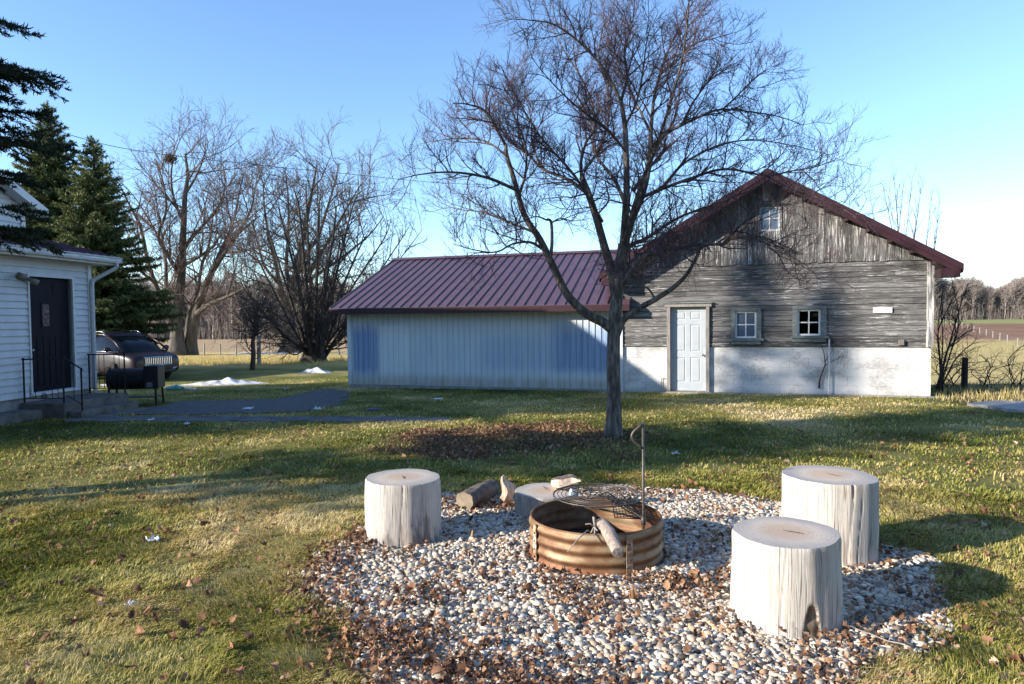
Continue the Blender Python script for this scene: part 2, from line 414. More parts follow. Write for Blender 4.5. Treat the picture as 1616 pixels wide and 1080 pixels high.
mottled('split_wood', [(.3, (.26, .16, .10)), (.5, (.52, .40, .30)), (.75, (.66, .56, .46))], 9, (5, 5, 1.0), rough=.9, bump=.8, bdist=.01)
mottled('log_bark', [(.3, (.07, .055, .045)), (.6, (.16, .13, .11)), (.8, (.26, .225, .19))], 14, (.4, 2, 2), rough=.95, bump=1, bdist=.012)
mottled('log_end', [(.3, (.18, .14, .10)), (.7, (.30, .245, .18))], 20, rough=.9)
mottled('grey_log', [(.3, (.20, .175, .155)), (.6, (.36, .32, .28)), (.8, (.47, .43, .38))], 14, (4, 4, .6), rough=.9, bump=.6, bdist=.008)
mottled('branch_wood', [(.3, (.20, .155, .125)), (.6, (.36, .30, .25)), (.8, (.52, .46, .40))], 14, (4, 4, .6), rough=.9, bump=.7, bdist=.008)
mottled('sky_tinted_glass', [(.3, (.07, .10, .15)), (.7, (.10, .14, .20))], 3, rough=.12, bump=0, spec=.8)  # bluish sky reflection painted into the pane's base colour
mottled('ash', [(.3, (.02, .018, .017)), (.7, (.05, .045, .042))], 25, rough=1, bump=.8, bdist=.02)

# pebbles, leaves, grass: colour by tint attribute
def tinted(name, stops, rough=.8, spec=.3, nz=None, trans=0.0):
    t = NT(name); c = t.ramp(t.attr('tint'), stops)
    t.t.nodes[-1].color_ramp.interpolation = 'LINEAR'
    if nz:
        f = t.noise(t.coord('Object'), nz, 3); c = t.mix(.35, c, t.ramp(f, [(.35, .15), (.65, .75)]), 'SOFT_LIGHT')
    t.color(c).set(rough, 0, spec)
    if trans:
        tr = t.n('BsdfTranslucent'); t.l(c, tr.inputs[0]); mx = t.n('MixShader'); mx.inputs[0].default_value = trans
        t.l(t.b.outputs[0], mx.inputs[1]); t.l(tr.outputs[0], mx.inputs[2]); t.l(mx.outputs[0], t.out.inputs[0])
    M[name] = t.m
tinted('pebble', [(0, (.095, .076, .058)), (.08, (.20, .175, .145)), (.22, (.37, .32, .25)), (.42, (.53, .47, .375)), (.64, (.64, .57, .465)), (.74, (.48, .35, .225)), (.83, (.38, .22, .135)), (.90, (.56, .49, .395)), (1, (.74, .70, .62))], .75, .35, 60)
tinted('leaf', [(0, (.07, .040, .025)), (.3, (.16, .082, .046)), (.55, (.29, .150, .080)), (.75, (.38, .22, .125)), (.9, (.48, .32, .20)), (1, (.58, .45, .33))], .8, .25, None, .2)
tinted('grass_blade', [(0, (.075, .095, .014)), (.25, (.18, .20, .030)), (.45, (.33, .315, .060)), (.62, (.50, .41, .125)), (.82, (.65, .52, .23)), (1, (.74, .61, .35))], .7, .25, None, .3)
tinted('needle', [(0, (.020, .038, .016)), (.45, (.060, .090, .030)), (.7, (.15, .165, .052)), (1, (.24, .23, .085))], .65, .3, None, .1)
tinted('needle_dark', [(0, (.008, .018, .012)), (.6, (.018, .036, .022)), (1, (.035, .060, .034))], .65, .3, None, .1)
# ================================================================== terrain
LY = np.array([0, 9, 15, 22, 30, 41, 47, 75, 150, 400, 2000.]); LZ = np.array([0, 0, -.13, -.30, -.36, -.41, -.55, -1.05, -2.5, -3.2, -3.2])
RY = np.array([0, 9, 14, 17.3, 20, 26, 37, 85, 120, 180, 230, 400, 2000.]); RZ = np.array([0, 0, -.13, -.16, -.85, -1.9, -2.25, -2.8, -2.6, -.9, .6, 1.5, 1.5])
def gz(x, y):
    x = np.asarray(x, float); y = np.asarray(y, float)
    w = sstep(.02, .45, x/np.maximum(y, 1.0))
    z = np.interp(y, LY, LZ)*(1-w) + np.interp(y, RY, RZ)*w
    near = 1-sstep(14, 40, np.hypot(x, y))
    z = z + near*.045*(fbm(x, y, 2.6, 5)-.5)*sstep(2.0, 8.0, np.hypot(x-.6, y-4.9))
    return z
def gz1(x, y): return float(gz(np.array([x]), np.array([y]))[0])
def onground(px, py):
    """the nearest point of the terrain along a line of sight"""
    d = ray(px, py); d = d/d.y; t0 = 1.0; t = 1.0
    while t < 600:
        p = EYE+d*t
        if p.z <= gz1(p.x, p.y): break
        t0 = t; t *= 1.03
    for i in range(24):
        m = (t0+t)/2; p = EYE+d*m
        if p.z <= gz1(p.x, p.y): t = m
        else: t0 = m
    return Vector((p.x, p.y, gz1(p.x, p.y)))

def G2(lst): return [(ground(a, b).x, ground(a, b).y) for a, b in lst]
BED = G2([(492, 905), (530, 866), (572, 828), (645, 800), (720, 782), (830, 774), (960, 772), (1090, 778), (1235, 790), (1330, 830), (1410, 868), (1470, 900), (1500, 955), (1440, 1020), (1340, 1062), (1300, 1110), (1100, 1150), (760, 1150), (610, 1110), (545, 1020), (500, 960)])
LITTER = G2([(600, 712), (660, 682), (760, 664), (900, 668), (990, 690), (960, 715), (840, 722), (700, 724)])
BEDL = G2([(520, 1000), (630, 985), (760, 1020), (900, 1040), (1010, 1062), (1030, 1150), (560, 1150)])
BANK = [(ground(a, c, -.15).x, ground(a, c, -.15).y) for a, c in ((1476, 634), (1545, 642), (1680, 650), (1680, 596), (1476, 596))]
WALK = [(-7.75, 12.45), (-5.2, 12.2), (-3.0, 12.0), (-1.15, 11.75), (-1.05, 11.25), (-3.0, 11.35), (-5.2, 11.5), (-7.75, 11.7)]
DRIVE = [(-7.4, 12.6), (-5.6, 12.45), (-3.9, 12.9), (-3.55, 14.4), (-4.15, 17.2), (-5.0, 18.2), (-5.2, 16.2), (-5.5, 15.3), (-7.4, 15.1)]
SLAB = [(ground(a, c, -.12).x, ground(a, c, -.12).y) for a, c in ((1526, 642), (1570, 637), (1760, 640), (1760, 668), (1590, 655))]
BARN0 = Vector((2.63, 16.5, -.14)); BARNR = math.atan2(-.288, .958)
def barn_w(lx, ly, lz=0):
    c, s = math.cos(BARNR), math.sin(BARNR)
    return Vector((BARN0.x + c*lx - s*ly, BARN0.y + s*lx + c*ly, BARN0.z + lz))
def barn_l(px, py, off=0.0):
    """picture point -> local x, z on the barn front wall plane (moved out by off)"""
    c, s = math.cos(BARNR), math.sin(BARNR)
    n = Vector((s, -c, 0)); d = ray(px, py)
    k = (BARN0 + n*off - EYE).dot(n)/d.dot(n); p = EYE + d*k - BARN0
    return (c*p.x + s*p.y, p.z)
FOOT = [tuple(barn_w(*q)[:2]) for q in ((-7.6, -.02), (6.75, -.02), (6.75, 11), (-7.6, 11))]
HOUSE0 = Vector((-8.93, 11.9, 0)); HOUSER = math.atan2(.992, .125)
def house_w(lx, ly, lz=0):
    c, s = math.cos(HOUSER), math.sin(HOUSER)
    return Vector((HOUSE0.x + c*lx - s*ly, HOUSE0.y + s*lx + c*ly, HOUSE0.z + lz))
HFOOT = [tuple(house_w(*q)[:2]) for q in ((-4, 0), (3.3, 0), (3.3, 8), (-4, 8))]
RING_C = (.575, 4.76); RING_R = .47

# ground cover: how dry the turf is, where leaves lie, where fields start
def dryness(x, y):
    d = fbm(x, y, 1.1, 31, 4)*.55 + fbm(x, y, 4.5, 77, 2)*.45
    d = d + .16*np.exp(-(((x+3.9)/1.6)**2 + ((y-6.3)/1.1)**2)) + .10*np.exp(-(((x-4.2)/2.5)**2 + ((y-6.6)/1.2)**2))
    d = d + .10*np.exp(-(((x-2.4)/.8)**2 + ((y-2.9)/.6)**2))
    return d
def litter_shade_amt(x, y):
    n = fbm(x, y, .7, 55, 3)-.5
    a = (1-sstep(-.35, .45, poly_dist(x, y, LITTER) + n*1.3))*(.55+.45*sstep(.4,.6,fbm(x,y,.5,56,2)))
    b = (1-sstep(-.3, .12, poly_dist(x, y, BEDL) + n*.6))*(.35+.65*sstep(.34, .54, fbm(x, y, .28, 58, 3)))
    c = (1-sstep(.0, .30, np.abs(poly_dist(x, y, BED)+.08) + n*.35))*(.20+.28*sstep(.2, -1.2, x))
    c = np.maximum(c, .26*sstep(.50, .66, fbm(x, y, .33, 131, 3))*(1-sstep(-.1, .1, poly_dist(x, y, BED))))
    d = .9*np.exp(-(((x-.98)/.24)**2 + ((y-4.12)/.16)**2)) + .8*np.exp(-(((x+.1)/.45)**2 + ((y-5.85)/.12)**2))
    d = np.maximum(d, 1-sstep(-.3, .15, poly_dist(x, y, BANK) + n*.5))  # bank beside the barn: dark soil plus barn shade painted into the colour
    return np.clip(np.maximum(np.maximum(a, b), np.maximum(c, d)), 0, 1)
def bed_amt(x, y):
    n = fbm(x, y, .35, 91, 3)-.5
    n2 = fbm(x, y, .9, 95, 2)-.5
    return 1-sstep(-.07, .07, poly_dist(x, y, BED) + n*.42 + n2*.35)
def field_attrs(x, y):
    n = (fbm(x, y, 9, 13, 3)-.5)
    ang = x/np.maximum(y, .1)
    left = 1-sstep(-.05, .12, ang)
    right = sstep(.3, .45, ang)
    straw = left*sstep(27.5, 31, y + n*6)
    straw = np.maximum(straw, right*sstep(16.4, 18, y + n*2)*(1-sstep(230, 240, y))*.75)
    # tilled strip on the right, green strip beyond it
    fx = (x-30)/np.maximum(y, 1)
    till = right*sstep(95, 108, y + n*14 - (x-60)*.25)*(1-sstep(172, 180, y+n*12))
    green = right*sstep(172, 180, y+n*12)
    stub = left*sstep(47, 50, y + n*3)
    return straw, till, green, stub

ths = np.radians(np.unique(np.concatenate([np.arange(-48, 48.01, .25), np.arange(48, 312, 3.0)])))
rs = np.concatenate([[.3], np.geomspace(1.2, 9, 170), np.geomspace(9.12, 40, 110), np.geomspace(41, 420, 80), [600, 900, 1400]])
T_, R_ = np.meshgrid(ths, rs, indexing='ij')
GX = (np.sin(T_)*R_).ravel(); GY = (np.cos(T_)*R_).ravel(); GZ = gz(GX, GY)
nt, nr = len(ths), len(rs)
i, j = np.meshgrid(np.arange(nt), np.arange(nr-1), indexing='ij'); i2 = (i+1) % nt
GF = np.stack([i*nr+j, i*nr+j+1, i2*nr+j+1, i2*nr+j], -1).reshape(-1, 4)
GF = np.concatenate([GF], 0)
st_, ti_, gr_, sb_ = field_attrs(GX, GY)
t = NT('ground_cover'); v = t.coord('Object')
n1 = t.noise(v, 34, 6, .7); n2 = t.noise(v, 2.4, 5); n3 = t.noise(v, 130, 3); nf = t.noise(t.coord('Object', (1, .25, 1)), 2.2, 5, .65)
dry = t.attr('dry')
f = t.math('ADD', t.math('MULTIPLY', n1, .55), t.math('MULTIPLY', dry, .85)); f = t.math('SUBTRACT', f, .22)
turf = t.ramp(f, [(.28, (.050, .062, .015)), (.45, (.13, .135, .035)), (.58, (.24, .21, .070)), (.74, (.37, .29, .14))])
straw = t.ramp(t.math('ADD', t.math('MULTIPLY', n1, .5), t.math('MULTIPLY', nf, .5)), [(.3, (.42, .295, .12)), (.5, (.61, .44, .185)), (.7, (.72, .54, .25))])
greenish = t.ramp(t.noise(v, .35, 4), [(.42, 0), (.62, 1)])
straw = t.mix(t.math('MULTIPLY', greenish, .25), straw, (.42, .38, .10))
col = t.mix(t.attr('straw'), turf, straw)
stub = t.ramp(nf, [(.3, (.34, .22, .115)), (.7, (.50, .35, .19))]); col = t.mix(t.attr('stub'), col, stub)
till = t.ramp(t.noise(t.coord('Object', (.3, 1, 1)), .25, 5), [(.35, (.20, .105, .062)), (.62, (.29, .175, .10)), (.78, (.32, .28, .11))]); col = t.mix(t.attr('till'), col, till)
col = t.mix(t.attr('green'), col, (.27, .29, .11))
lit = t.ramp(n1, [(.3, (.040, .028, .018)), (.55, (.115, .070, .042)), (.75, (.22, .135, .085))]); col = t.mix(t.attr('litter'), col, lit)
soil = t.ramp(n1, [(.3, (.05, .042, .035)), (.6, (.16, .14, .12)), (.8, (.30, .28, .26))]); col = t.mix(t.attr('bed'), col, soil)
t.color(col).set(.95, 0, .15); hh = t.math('ADD', t.math('MULTIPLY', n1, .7), t.math('MULTIPLY', n3, .3)); t.bump(hh, .9, .03)
g = np_mesh('ground', np.stack([GX, GY, GZ], 1), GF[:, ::-1], t.m, smooth=True,
            attrs=dict(dry=dryness(GX, GY), litter=litter_shade_amt(GX, GY), bed=bed_amt(GX, GY), straw=st_, till=ti_, green=gr_, stub=sb_))
tag(g, kind='structure')

def sheet(name, poly, mat, lift=.012, thick=.05, step=.16, wob=.0):
    """a paved sheet that follows the ground, with a real edge"""
    pts = []
    n = len(poly)
    for i in range(n):
        a = Vector((*poly[i], 0)); b = Vector((*poly[(i+1) % n], 0)); k = max(1, int((b-a).length/step))
        for q in range(k):
            p = a.lerp(b, q/k); w = (vnoise(p.x, p.y, .3, 3)-.5)*wob
            pts.append((p.x+float(w), p.y+float(w)))
    bm = bmesh.new(); vs = [bm.verts.new((x, y, 0)) for x, y in pts]
    f = bm.faces.new(vs); bmesh.ops.triangulate(bm, faces=[f])
    bmesh.ops.subdivide_edges(bm, edges=[e for e in bm.edges if e.calc_length() > .6], cuts=2, use_grid_fill=True)
    if f.is_valid and f.normal.z < 0: pass
    bmesh.ops.recalc_face_normals(bm, faces=bm.faces)
    if sum(q.normal.z for q in bm.faces) < 0: bmesh.ops.reverse_faces(bm, faces=bm.faces)
    r = bmesh.ops.extrude_face_region(bm, geom=list(bm.faces))
    top = set(q for q in r['geom'] if isinstance(q, bmesh.types.BMVert))
    for q in bm.verts:
        z = gz1(q.co.x, q.co.y); q.co.z = z + (lift if q in top else lift-thick)
    bmesh.ops.recalc_face_normals(bm, faces=bm.faces)
    me = bpy.data.meshes.new(name); bm.to_mesh(me); bm.free(); me.materials.append(M[mat])
    o = bpy.data.objects.new(name, me); COL.objects.link(o); return tag(o, kind='structure')
sheet('footpath', WALK, 'path_concrete', .012, wob=.26)
sheet('driveway', DRIVE, 'asphalt', .014, wob=.34)
sheet('concrete_pad', SLAB, 'concrete', .05)

# ================================================================== scatter
rng = np.random.default_rng(7)
def wedge(n, r0, r1, p, a0=-41, a1=41):
    """points round the camera's side of the yard; density falls as r**-p"""
    u = rng.random(n); e = 2-p
    r = (r0**e + u*(r1**e-r0**e))**(1/e) if abs(e) > 1e-6 else r0*(r1/r0)**u
    a = np.radians(a0 + (a1-a0)*rng.random(n))
    return np.sin(a)*r, np.cos(a)*r
STUMPS = [(-.84, 5.15, .287, .46), (1.49, 3.70, .288, .475), (2.18, 4.68, .30, .555), (.28, 5.72, .27, .20)]
def blocked(x, y, m=0.0):
    b = in_poly(x, y, FOOT) | in_poly(x, y, HFOOT) | in_poly(x, y, SLAB)
    e = (fbm(x, y, .35, 17, 3)-.5)*.5
    b |= (poly_dist(x, y, WALK) + e < -.04) | (poly_dist(x, y, DRIVE) + e < -.04)
    for (a, c, r, h) in STUMPS: b |= np.hypot(x-a, y-c) < r-.02+m
    return b

# ---- grass blades
def make_grass(n, r0, r1, p, w0, h0, a0=-41, a1=41):
    x, y = wedge(n, r0, r1, p, a0, a1)
    keep = ~blocked(x, y) & (rng.random(n) > bed_amt(x, y)*1.02) & (rng.random(n) > litter_shade_amt(x, y)*.86)
    keep &= np.hypot(x-1.4, y-9.5) > .2
    patch = fbm(x, y, .25, 41, 2)
    keep &= rng.random(n) < .08 + 1.75*(patch-.12)
    x, y = x[keep], y[keep]; n = len(x); d = np.hypot(x, y)
    dr = dryness(x, y)
    clump = fbm(x, y, .16, 63, 2); wv = fbm(x, y, .55, 29, 2)
    h = h0*(.45+.8*rng.random(n))*(.28+1.5*clump)
    w = w0*(.7+.6*rng.random(n))*np.clip(d/4.0, .8, 2.6)
    az = rng.random(n)*2*PI; lean = .4+.95*rng.random(n)
    # the turf is combed in whorls
    comb = 2*PI*wv*1.6+.6
    lx = np.cos(az)*.75 + np.cos(comb)*.75; ly = np.sin(az)*.75 + np.sin(comb)*.75
    ln = np.hypot(lx, ly)+1e-6; lx /= ln; ly /= ln
    z0 = gz(x, y)-.004
    px, py = -ly, lx
    b0 = np.stack([x-px*w/2, y-py*w/2, z0], 1); b1 = np.stack([x+px*w/2, y+py*w/2, z0], 1)
    mx, my, mz = x+lx*h*lean*.35, y+ly*h*lean*.35, z0+h*.62
    m0 = np.stack([mx-px*w*.38, my-py*w*.38, mz], 1); m1 = np.stack([mx+px*w*.38, my+py*w*.38, mz], 1)
    tp = np.stack([x+lx*h*lean, y+ly*h*lean, z0+h*(1.0-.25*lean)], 1)
    V = np.stack([b0, b1, m1, m0, tp], 1).reshape(-1, 3)
    k = np.arange(n)*5
    F = np.concatenate([np.stack([k, k+1, k+2], 1), np.stack([k, k+2, k+3], 1), np.stack([k+3, k+2, k+4], 1)])
    tint = np.clip((dr-.5)*2.2+.52 + rng.normal(0, .19, n), 0, 1)
    T = np.repeat(tint, 5)+np.tile([-.06, -.06, 0, 0, .06], n)
    return V, F, np.clip(T, 0, 1)
parts = [make_grass(470000, 2.05, 7.5, 1.55, .0040, .037), make_grass(190000, 6.5, 24, 1.7, .0050, .040)]
for s_ in (-1, 1): parts.append(make_grass(110000, 1.6, 16, 1.5, .0065, .038, *sorted((s_*40.5, s_*68))))
parts.append(make_grass(30000, 1.1, 2.3, 1.5, .0050, .038))
# longer tufts along the bed's edge
def tufts(n):
    x, y = wedge(n*14, 2.3, 8, 1.2); pd = poly_dist(x, y, BED)
    kp = (pd > .02) & (pd < .22) & (fbm(x, y, .3, 201, 2) > .47) & ~blocked(x, y); return x[kp][:n], y[kp][:n]
off = 0; VV = []; FF = []; TT = []
for V, F, T in parts: VV.append(V); FF.append(F+off); TT.append(T); off += len(V)
o = np_mesh('grass', np.concatenate(VV), np.concatenate(FF), M['grass_blade'], np.concatenate(TT)); tag(o, kind='stuff')

# ---- pebbles
def ico(sub):
    bm = bmesh.new(); bmesh.ops.create_icosphere(bm, subdivisions=sub, radius=1)
    v = np.array([q.co[:] for q in bm.verts]); f = np.array([[a.index for a in q.verts] for q in bm.faces]); bm.free(); return v, f
def make_pebbles(n):
    bx = np.array(BED); x0, y0 = bx.min(0)-.15; x1, y1 = bx.max(0)+.15
    x = x0+(x1-x0)*rng.random(n); y = y0+(y1-y0)*rng.random(n)
    keep = (rng.random(n) < bed_amt(x, y)) & (rng.random(n) > litter_shade_amt(x, y)*.70)
    for (a, c, r, h) in STUMPS[:3]: keep &= np.hypot(x-a, y-c) > r+.005
    keep &= np.hypot(x-STUMPS[3][0], y-STUMPS[3][1]) > .26
    keep &= np.abs(np.hypot(x-RING_C[0], y-RING_C[1])-.42) > .075
    keep &= y > 2.0
    x, y = x[keep], y[keep]; n = len(x)
    # dart throwing in a coarse grid so that stones do not sit in one another
    s = np.clip(rng.lognormal(math.log(.0074), .42, n), .0042, .023)
    order = np.argsort(-s*(.55+.9*rng.random(n))); cell = {}; ok = []
    for q in order:
        cx, cy = int(math.floor(x[q]/.040)), int(math.floor(y[q]/.040)); good = True
        for a in (-1, 0, 1):
            for b in (-1, 0, 1):
                for w in cell.get((cx+a, cy+b), ()):
                    if (x[w]-x[q])**2+(y[w]-y[q])**2 < (.72*(s[w]+s[q]))**2: good = False; break
                if not good: break
            if not good: break
        if good: cell.setdefault((cx, cy), []).append(q); ok.append(q)
    ok = np.array(ok); x, y, s = x[ok], y[ok], s[ok]; n = len(x)
    V0, F0 = ico(2); nv = len(V0)
    out = []
    sc = np.stack([1.0+.45*rng.random(n), .8+.3*rng.random(n), .5+.3*rng.random(n)], 1)*s[:, None]
    # lumpy shape per stone
    ph = rng.random((n, 3))*6.3
    V = np.repeat(V0[None], n, 0)
    lump = 1+.17*np.sin(V[:, :, 0]*2.1+ph[:, :1])+.16*np.sin(V[:, :, 1]*2.9+ph[:, 1:2])+.10*np.sin(V[:, :, 2]*2.7+ph[:, 2:])
    V = V*lump[..., None]*sc[:, None, :]
    ax = rng.normal(0, .30, n); az = rng.random(n)*2*PI
    c, q = np.cos(ax)[:, None], np.sin(ax)[:, None]
    Y, Z = V[:, :, 1]*c-V[:, :, 2]*q, V[:, :, 1]*q+V[:, :, 2]*c; X = V[:, :, 0]
    c, q = np.cos(az)[:, None], np.sin(az)[:, None]
    X, Y = X*c-Y*q, X*q+Y*c
    zb = gz(x, y)+s*(.20+.45*rng.random(n))
    V = np.stack([X+x[:, None], Y+y[:, None], Z+zb[:, None]], -1).reshape(-1, 3)
    F = (F0[None]+np.arange(n)[:, None, None]*nv).reshape(-1, 3)
    return V, F, np.repeat(rng.random(n)**.95, nv)
V, F, T = make_pebbles(420000)
o = np_mesh('gravel', V, F, M['pebble'], T, smooth=True); tag(o, kind='stuff')
print('pebbles', len(V)//162)

# ---- fallen leaves: curled, lobed
def make_leaves(x, y, size, lift=.006, tint=None, flat=.5):
    n = len(x)
    # lobed outline, 10 rim points round a mid rib
    u = np.array([0, .18, .30, .42, .55, .68, .85, 1.0]); w = np.array([.02, .22, .16, .34, .24, .36, .20, .0])
    m = len(u)
    P = np.concatenate([np.stack([u, w, np.zeros(m)], 1), np.stack([u, -w, np.zeros(m)], 1), np.stack([u, w*0, np.zeros(m)], 1)])
    P[:, 0] -= .5
    F0 = []
    for a in range(m-1):
        F0 += [(2*m+a, 2*m+a+1, a+1), (2*m+a, a+1, a), (2*m+a, m+a, m+a+1), (2*m+a, m+a+1, 2*m+a+1)]
    F0 = np.array(F0)
    V = np.repeat(P[None], n, 0)*np.ones((n, 1, 1))
    V[:, :, 1] *= (.8+.6*rng.random(n))[:, None]
    curl = rng.normal(.8, .8, n)[:, None]; V[:, :, 2] += curl*V[:, :, 1]**2*1.6 + rng.normal(0, .5, n)[:, None]*(V[:, :, 0]**2)
    V[:, :, 2] += .05*np.sin(V[:, :, 0]*9+rng.random((n, 1))*6)
    V *= size[:, None, None]
    ax, ay, az = rng.normal(0, flat, n), rng.normal(0, flat, n), rng.random(n)*2*PI
    X, Y, Z = V[:, :, 0], V[:, :, 1], V[:, :, 2]
    c, s = np.cos(ax)[:, None], np.sin(ax)[:, None]; Y, Z = Y*c-Z*s, Y*s+Z*c
    c, s = np.cos(ay)[:, None], np.sin(ay)[:, None]; X, Z = X*c+Z*s, -X*s+Z*c
    c, s = np.cos(az)[:, None], np.sin(az)[:, None]; X, Y = X*c-Y*s, X*s+Y*c
    zb = gz(x, y)+lift+size*.16*rng.random(n)-Z.min(1)*.55
    V = np.stack([X+x[:, None], Y+y[:, None], Z+zb[:, None]], -1).reshape(-1, 3)
    F = (F0[None]+np.arange(n)[:, None, None]*(3*m)).reshape(-1, 3)
    T = rng.random(n) if tint is None else tint
    return V, F, np.repeat(T, 3*m)
x, y = wedge(260000, 2.1, 13, 1.15); la = litter_shade_amt(x, y)
kp = (rng.random(len(x)) < la*.62) & ~blocked(x, y) & (np.hypot(x-RING_C[0], y-RING_C[1]) > .5); x, y = x[kp], y[kp]
x2, y2 = wedge(13000, 2.1, 15, 1.1); d2 = fbm(x2, y2, 1.3, 303, 2)
kp = ~blocked(x2, y2) & (rng.random(len(x2)) < np.clip((d2-.42)*3.0, .06, .7)) & (np.hypot(x2-RING_C[0], y2-RING_C[1]) > .5); x2, y2 = x2[kp], y2[kp]
x3, y3 = wedge(1500, 2.1, 11, 1.1); kp = ~blocked(x3, y3) & (np.hypot(x3-RING_C[0], y3-RING_C[1]) > .5); x3, y3 = x3[kp], y3[kp]
lx_ = np.concatenate([x, x2, x3]); ly_ = np.concatenate([y, y2, y3]); big = np.concatenate([np.zeros(len(x)+len(x2)), np.full(len(x3), .026)])
inb = bed_amt(lx_, ly_)
V, F, T = make_leaves(lx_, ly_, (.014+.036*rng.random(len(lx_))**1.8+big), lift=0.004+.016*inb+.012*rng.random(len(lx_)), tint=np.clip(rng.beta(2, 2.2, len(lx_)), 0, 1))
print('leaves', len(lx_))
o = np_mesh('fallen_leaves', V, F, M['leaf'], T, smooth=True); tag(o, kind='stuff')
# ================================================================== log stumps
def stump(name, cx, cy, r, h, seed, label, group=None, taper=0.03, notch=None, stain=0.0, side='stump_side', top='stump_top', tilt=(0, 0), waist=None, stain_az=None, lobes=(.018, .010)):
    rg = random.Random(seed); n = 240; m = 30
    root = empty(name, (cx, cy, gz1(cx, cy)-.012), 0, label, 'stump', group); root.rotation_euler = (tilt[0], tilt[1], 0)
    ph = [rg.uniform(0, 6.3) for _ in range(8)]
    grooves = [(rg.uniform(0, 2*PI), rg.uniform(.004, .011), rg.uniform(.014, .03)) for _ in range(20)]
    def rad(t, z):
        k = z/h
        q = r*(1+taper*(.5-k)) + r*lobes[0]*math.sin(2*t+ph[0]) + r*lobes[1]*math.sin(3*t+ph[1]) + r*.010*math.sin(5*t+ph[2]+k*.6)
        q += r*lobes[0]*.8*math.sin(4*t+ph[7])*(.6+.4*math.sin(2.2*k+ph[6])) + r*.006*math.sin(11*t+ph[3]) + r*.004*math.sin(17*t+ph[4]+k) + .003*math.sin(6*k+ph[5]+2*t)
        q += .012*(max(0, 1-k/.14)**2)*r/.3
        for a, dp, w in grooves:
            dd = (t-a-.05*math.sin(3*k+a)+PI) % (2*PI)-PI
            if abs(dd) < w*2: q -= dp*math.exp(-(dd/w)**2*3)*(.4+.6*math.sin(k*3.1+a)**2)
        if k > .95: q -= (.004+.006*max(0, math.sin(3*t+ph[2])*math.sin(7*t+ph[4])))*((k-.95)/.05)**2
        return q
    vs = []; uv = []; stn = []; mat = []
    def notched(t, z):
        if not notch: return 0
        dd = ((t-notch[0]+PI) % (2*PI)-PI)*r
        u = abs(dd)/notch[1]; w = z/notch[2]
        return 1 if (u < 1 and w < 1-u**2.2) else 0
    zs = [h*(k/(m-1)) for k in range(m-1)]+[h*.985, h]; zs = sorted(set(zs))
    for z in zs:
        for j in range(n+1):
            t = 2*PI*j/n; q = rad(t, z)
            if notched(t, z): q = q*.955-.006*math.sin(z*60)
            vs.append((q*math.cos(t), q*math.sin(t), z)); uv.append((t*r, z))
            s = stain*max(0, 1-z/(h*.55)) + .25*max(0, 1-z/.06)
            if stain_az is not None:
                dd = (t-stain_az+PI) % (2*PI)-PI; s += .9*math.exp(-(dd/.22)**2)*max(0, 1-z/(h*.95))
            stn.append(min(1, s))
    fs = []; N = n+1
    for k in range(len(zs)-1):
        for j in range(n):
            fs.append((k*N+j, k*N+j+1, (k+1)*N+j+1, (k+1)*N+j))
            mat.append(1 if notched(2*PI*(j+.5)/n, (zs[k]+zs[k+1])/2) else 0)
    me = bpy.data.meshes.new('log'); me.from_pydata(vs, [], fs); me.materials.append(M[side]); me.materials.append(M['stump_notch'])
    me.polygons.foreach_set('material_index', mat); me.polygons.foreach_set('use_smooth', [True]*len(fs))
    u = me.uv_layers.new(name='UVMap')
    for lp in me.loops: u.data[lp.index].uv = uv[lp.vertex_index]
    a = me.attributes.new('stain', 'FLOAT', 'POINT'); a.data.foreach_set('value', stn); me.update()
    o = bpy.data.objects.new('log', me); COL.objects.link(o); o.parent = root
    # cut face with its own slight unevenness
    vs = []; fs = []; rr = 14
    for k in range(rr+1):
        f = k/rr
        for j in range(n):
            t = 2*PI*j/n; q = rad(t, h)*f
            z = h + .004*math.sin(q*math.cos(t)*9+ph[6])*math.sin(q*math.sin(t)*7+ph[7])*(1-f**6) + .0015*(1-f)
            vs.append((q*math.cos(t), q*math.sin(t), z))
    for k in range(rr):
        for j in range(n):
            p = (j+1) % n; fs.append((k*n+j, (k+1)*n+j, (k+1)*n+p, k*n+p))
    me = bpy.data.meshes.new('cut_face'); me.from_pydata([(x, y, z-h) for x, y, z in vs], [], fs); me.materials.append(M[top]); me.polygons.foreach_set('use_smooth', [True]*len(fs)); me.update()
    c = bpy.data.objects.new('cut_face', me); COL.objects.link(c); c.parent = root; c.location = (0, 0, h)
    # one drying split running out from the pith
    b = MB(); a = rg.uniform(0, 6.28); L = r*rg.uniform(.35, .7); vs = []
    for q in range(9):
        f = q/8; p_ = (math.cos(a)*(L*f-.02)+.0022*rg.uniform(-1, 1), math.sin(a)*(L*f-.02)+.0022*rg.uniform(-1, 1)); w = .0045*math.sin(PI*min(1, f*.9+.1))+.0004
        vs += [(p_[0]+math.sin(a)*w, p_[1]-math.cos(a)*w, .0062), (p_[0]-math.sin(a)*w, p_[1]+math.cos(a)*w, .0062)]
    b.add(vs, [(2*q, 2*q+2, 2*q+3, 2*q+1) for q in range(8)]); b.build('crack', M['post_dark'], c)
    return root
G_ST = 'log stumps set round the fire pit'
stump('log_stump', *STUMPS[0], 11, 'pale upright log stump left of the fire ring with a black stained streak', G_ST, stain=.45, stain_az=-1.02)
stump('log_stump', *STUMPS[1], 22, 'pale log stump nearest the camera with an arched brown notch at its foot', G_ST, notch=(-1.50, .052, .19), tilt=(0, 0), lobes=(.03, .012))
stump('log_stump', *STUMPS[2], 35, 'tallest pale log stump standing behind the notched one at the gravel edge', G_ST, taper=-.02, lobes=(.026, .010))
stump('log_stump', *STUMPS[3], 48, 'low squat grey log stump behind the fire ring', G_ST, side='grey_log')

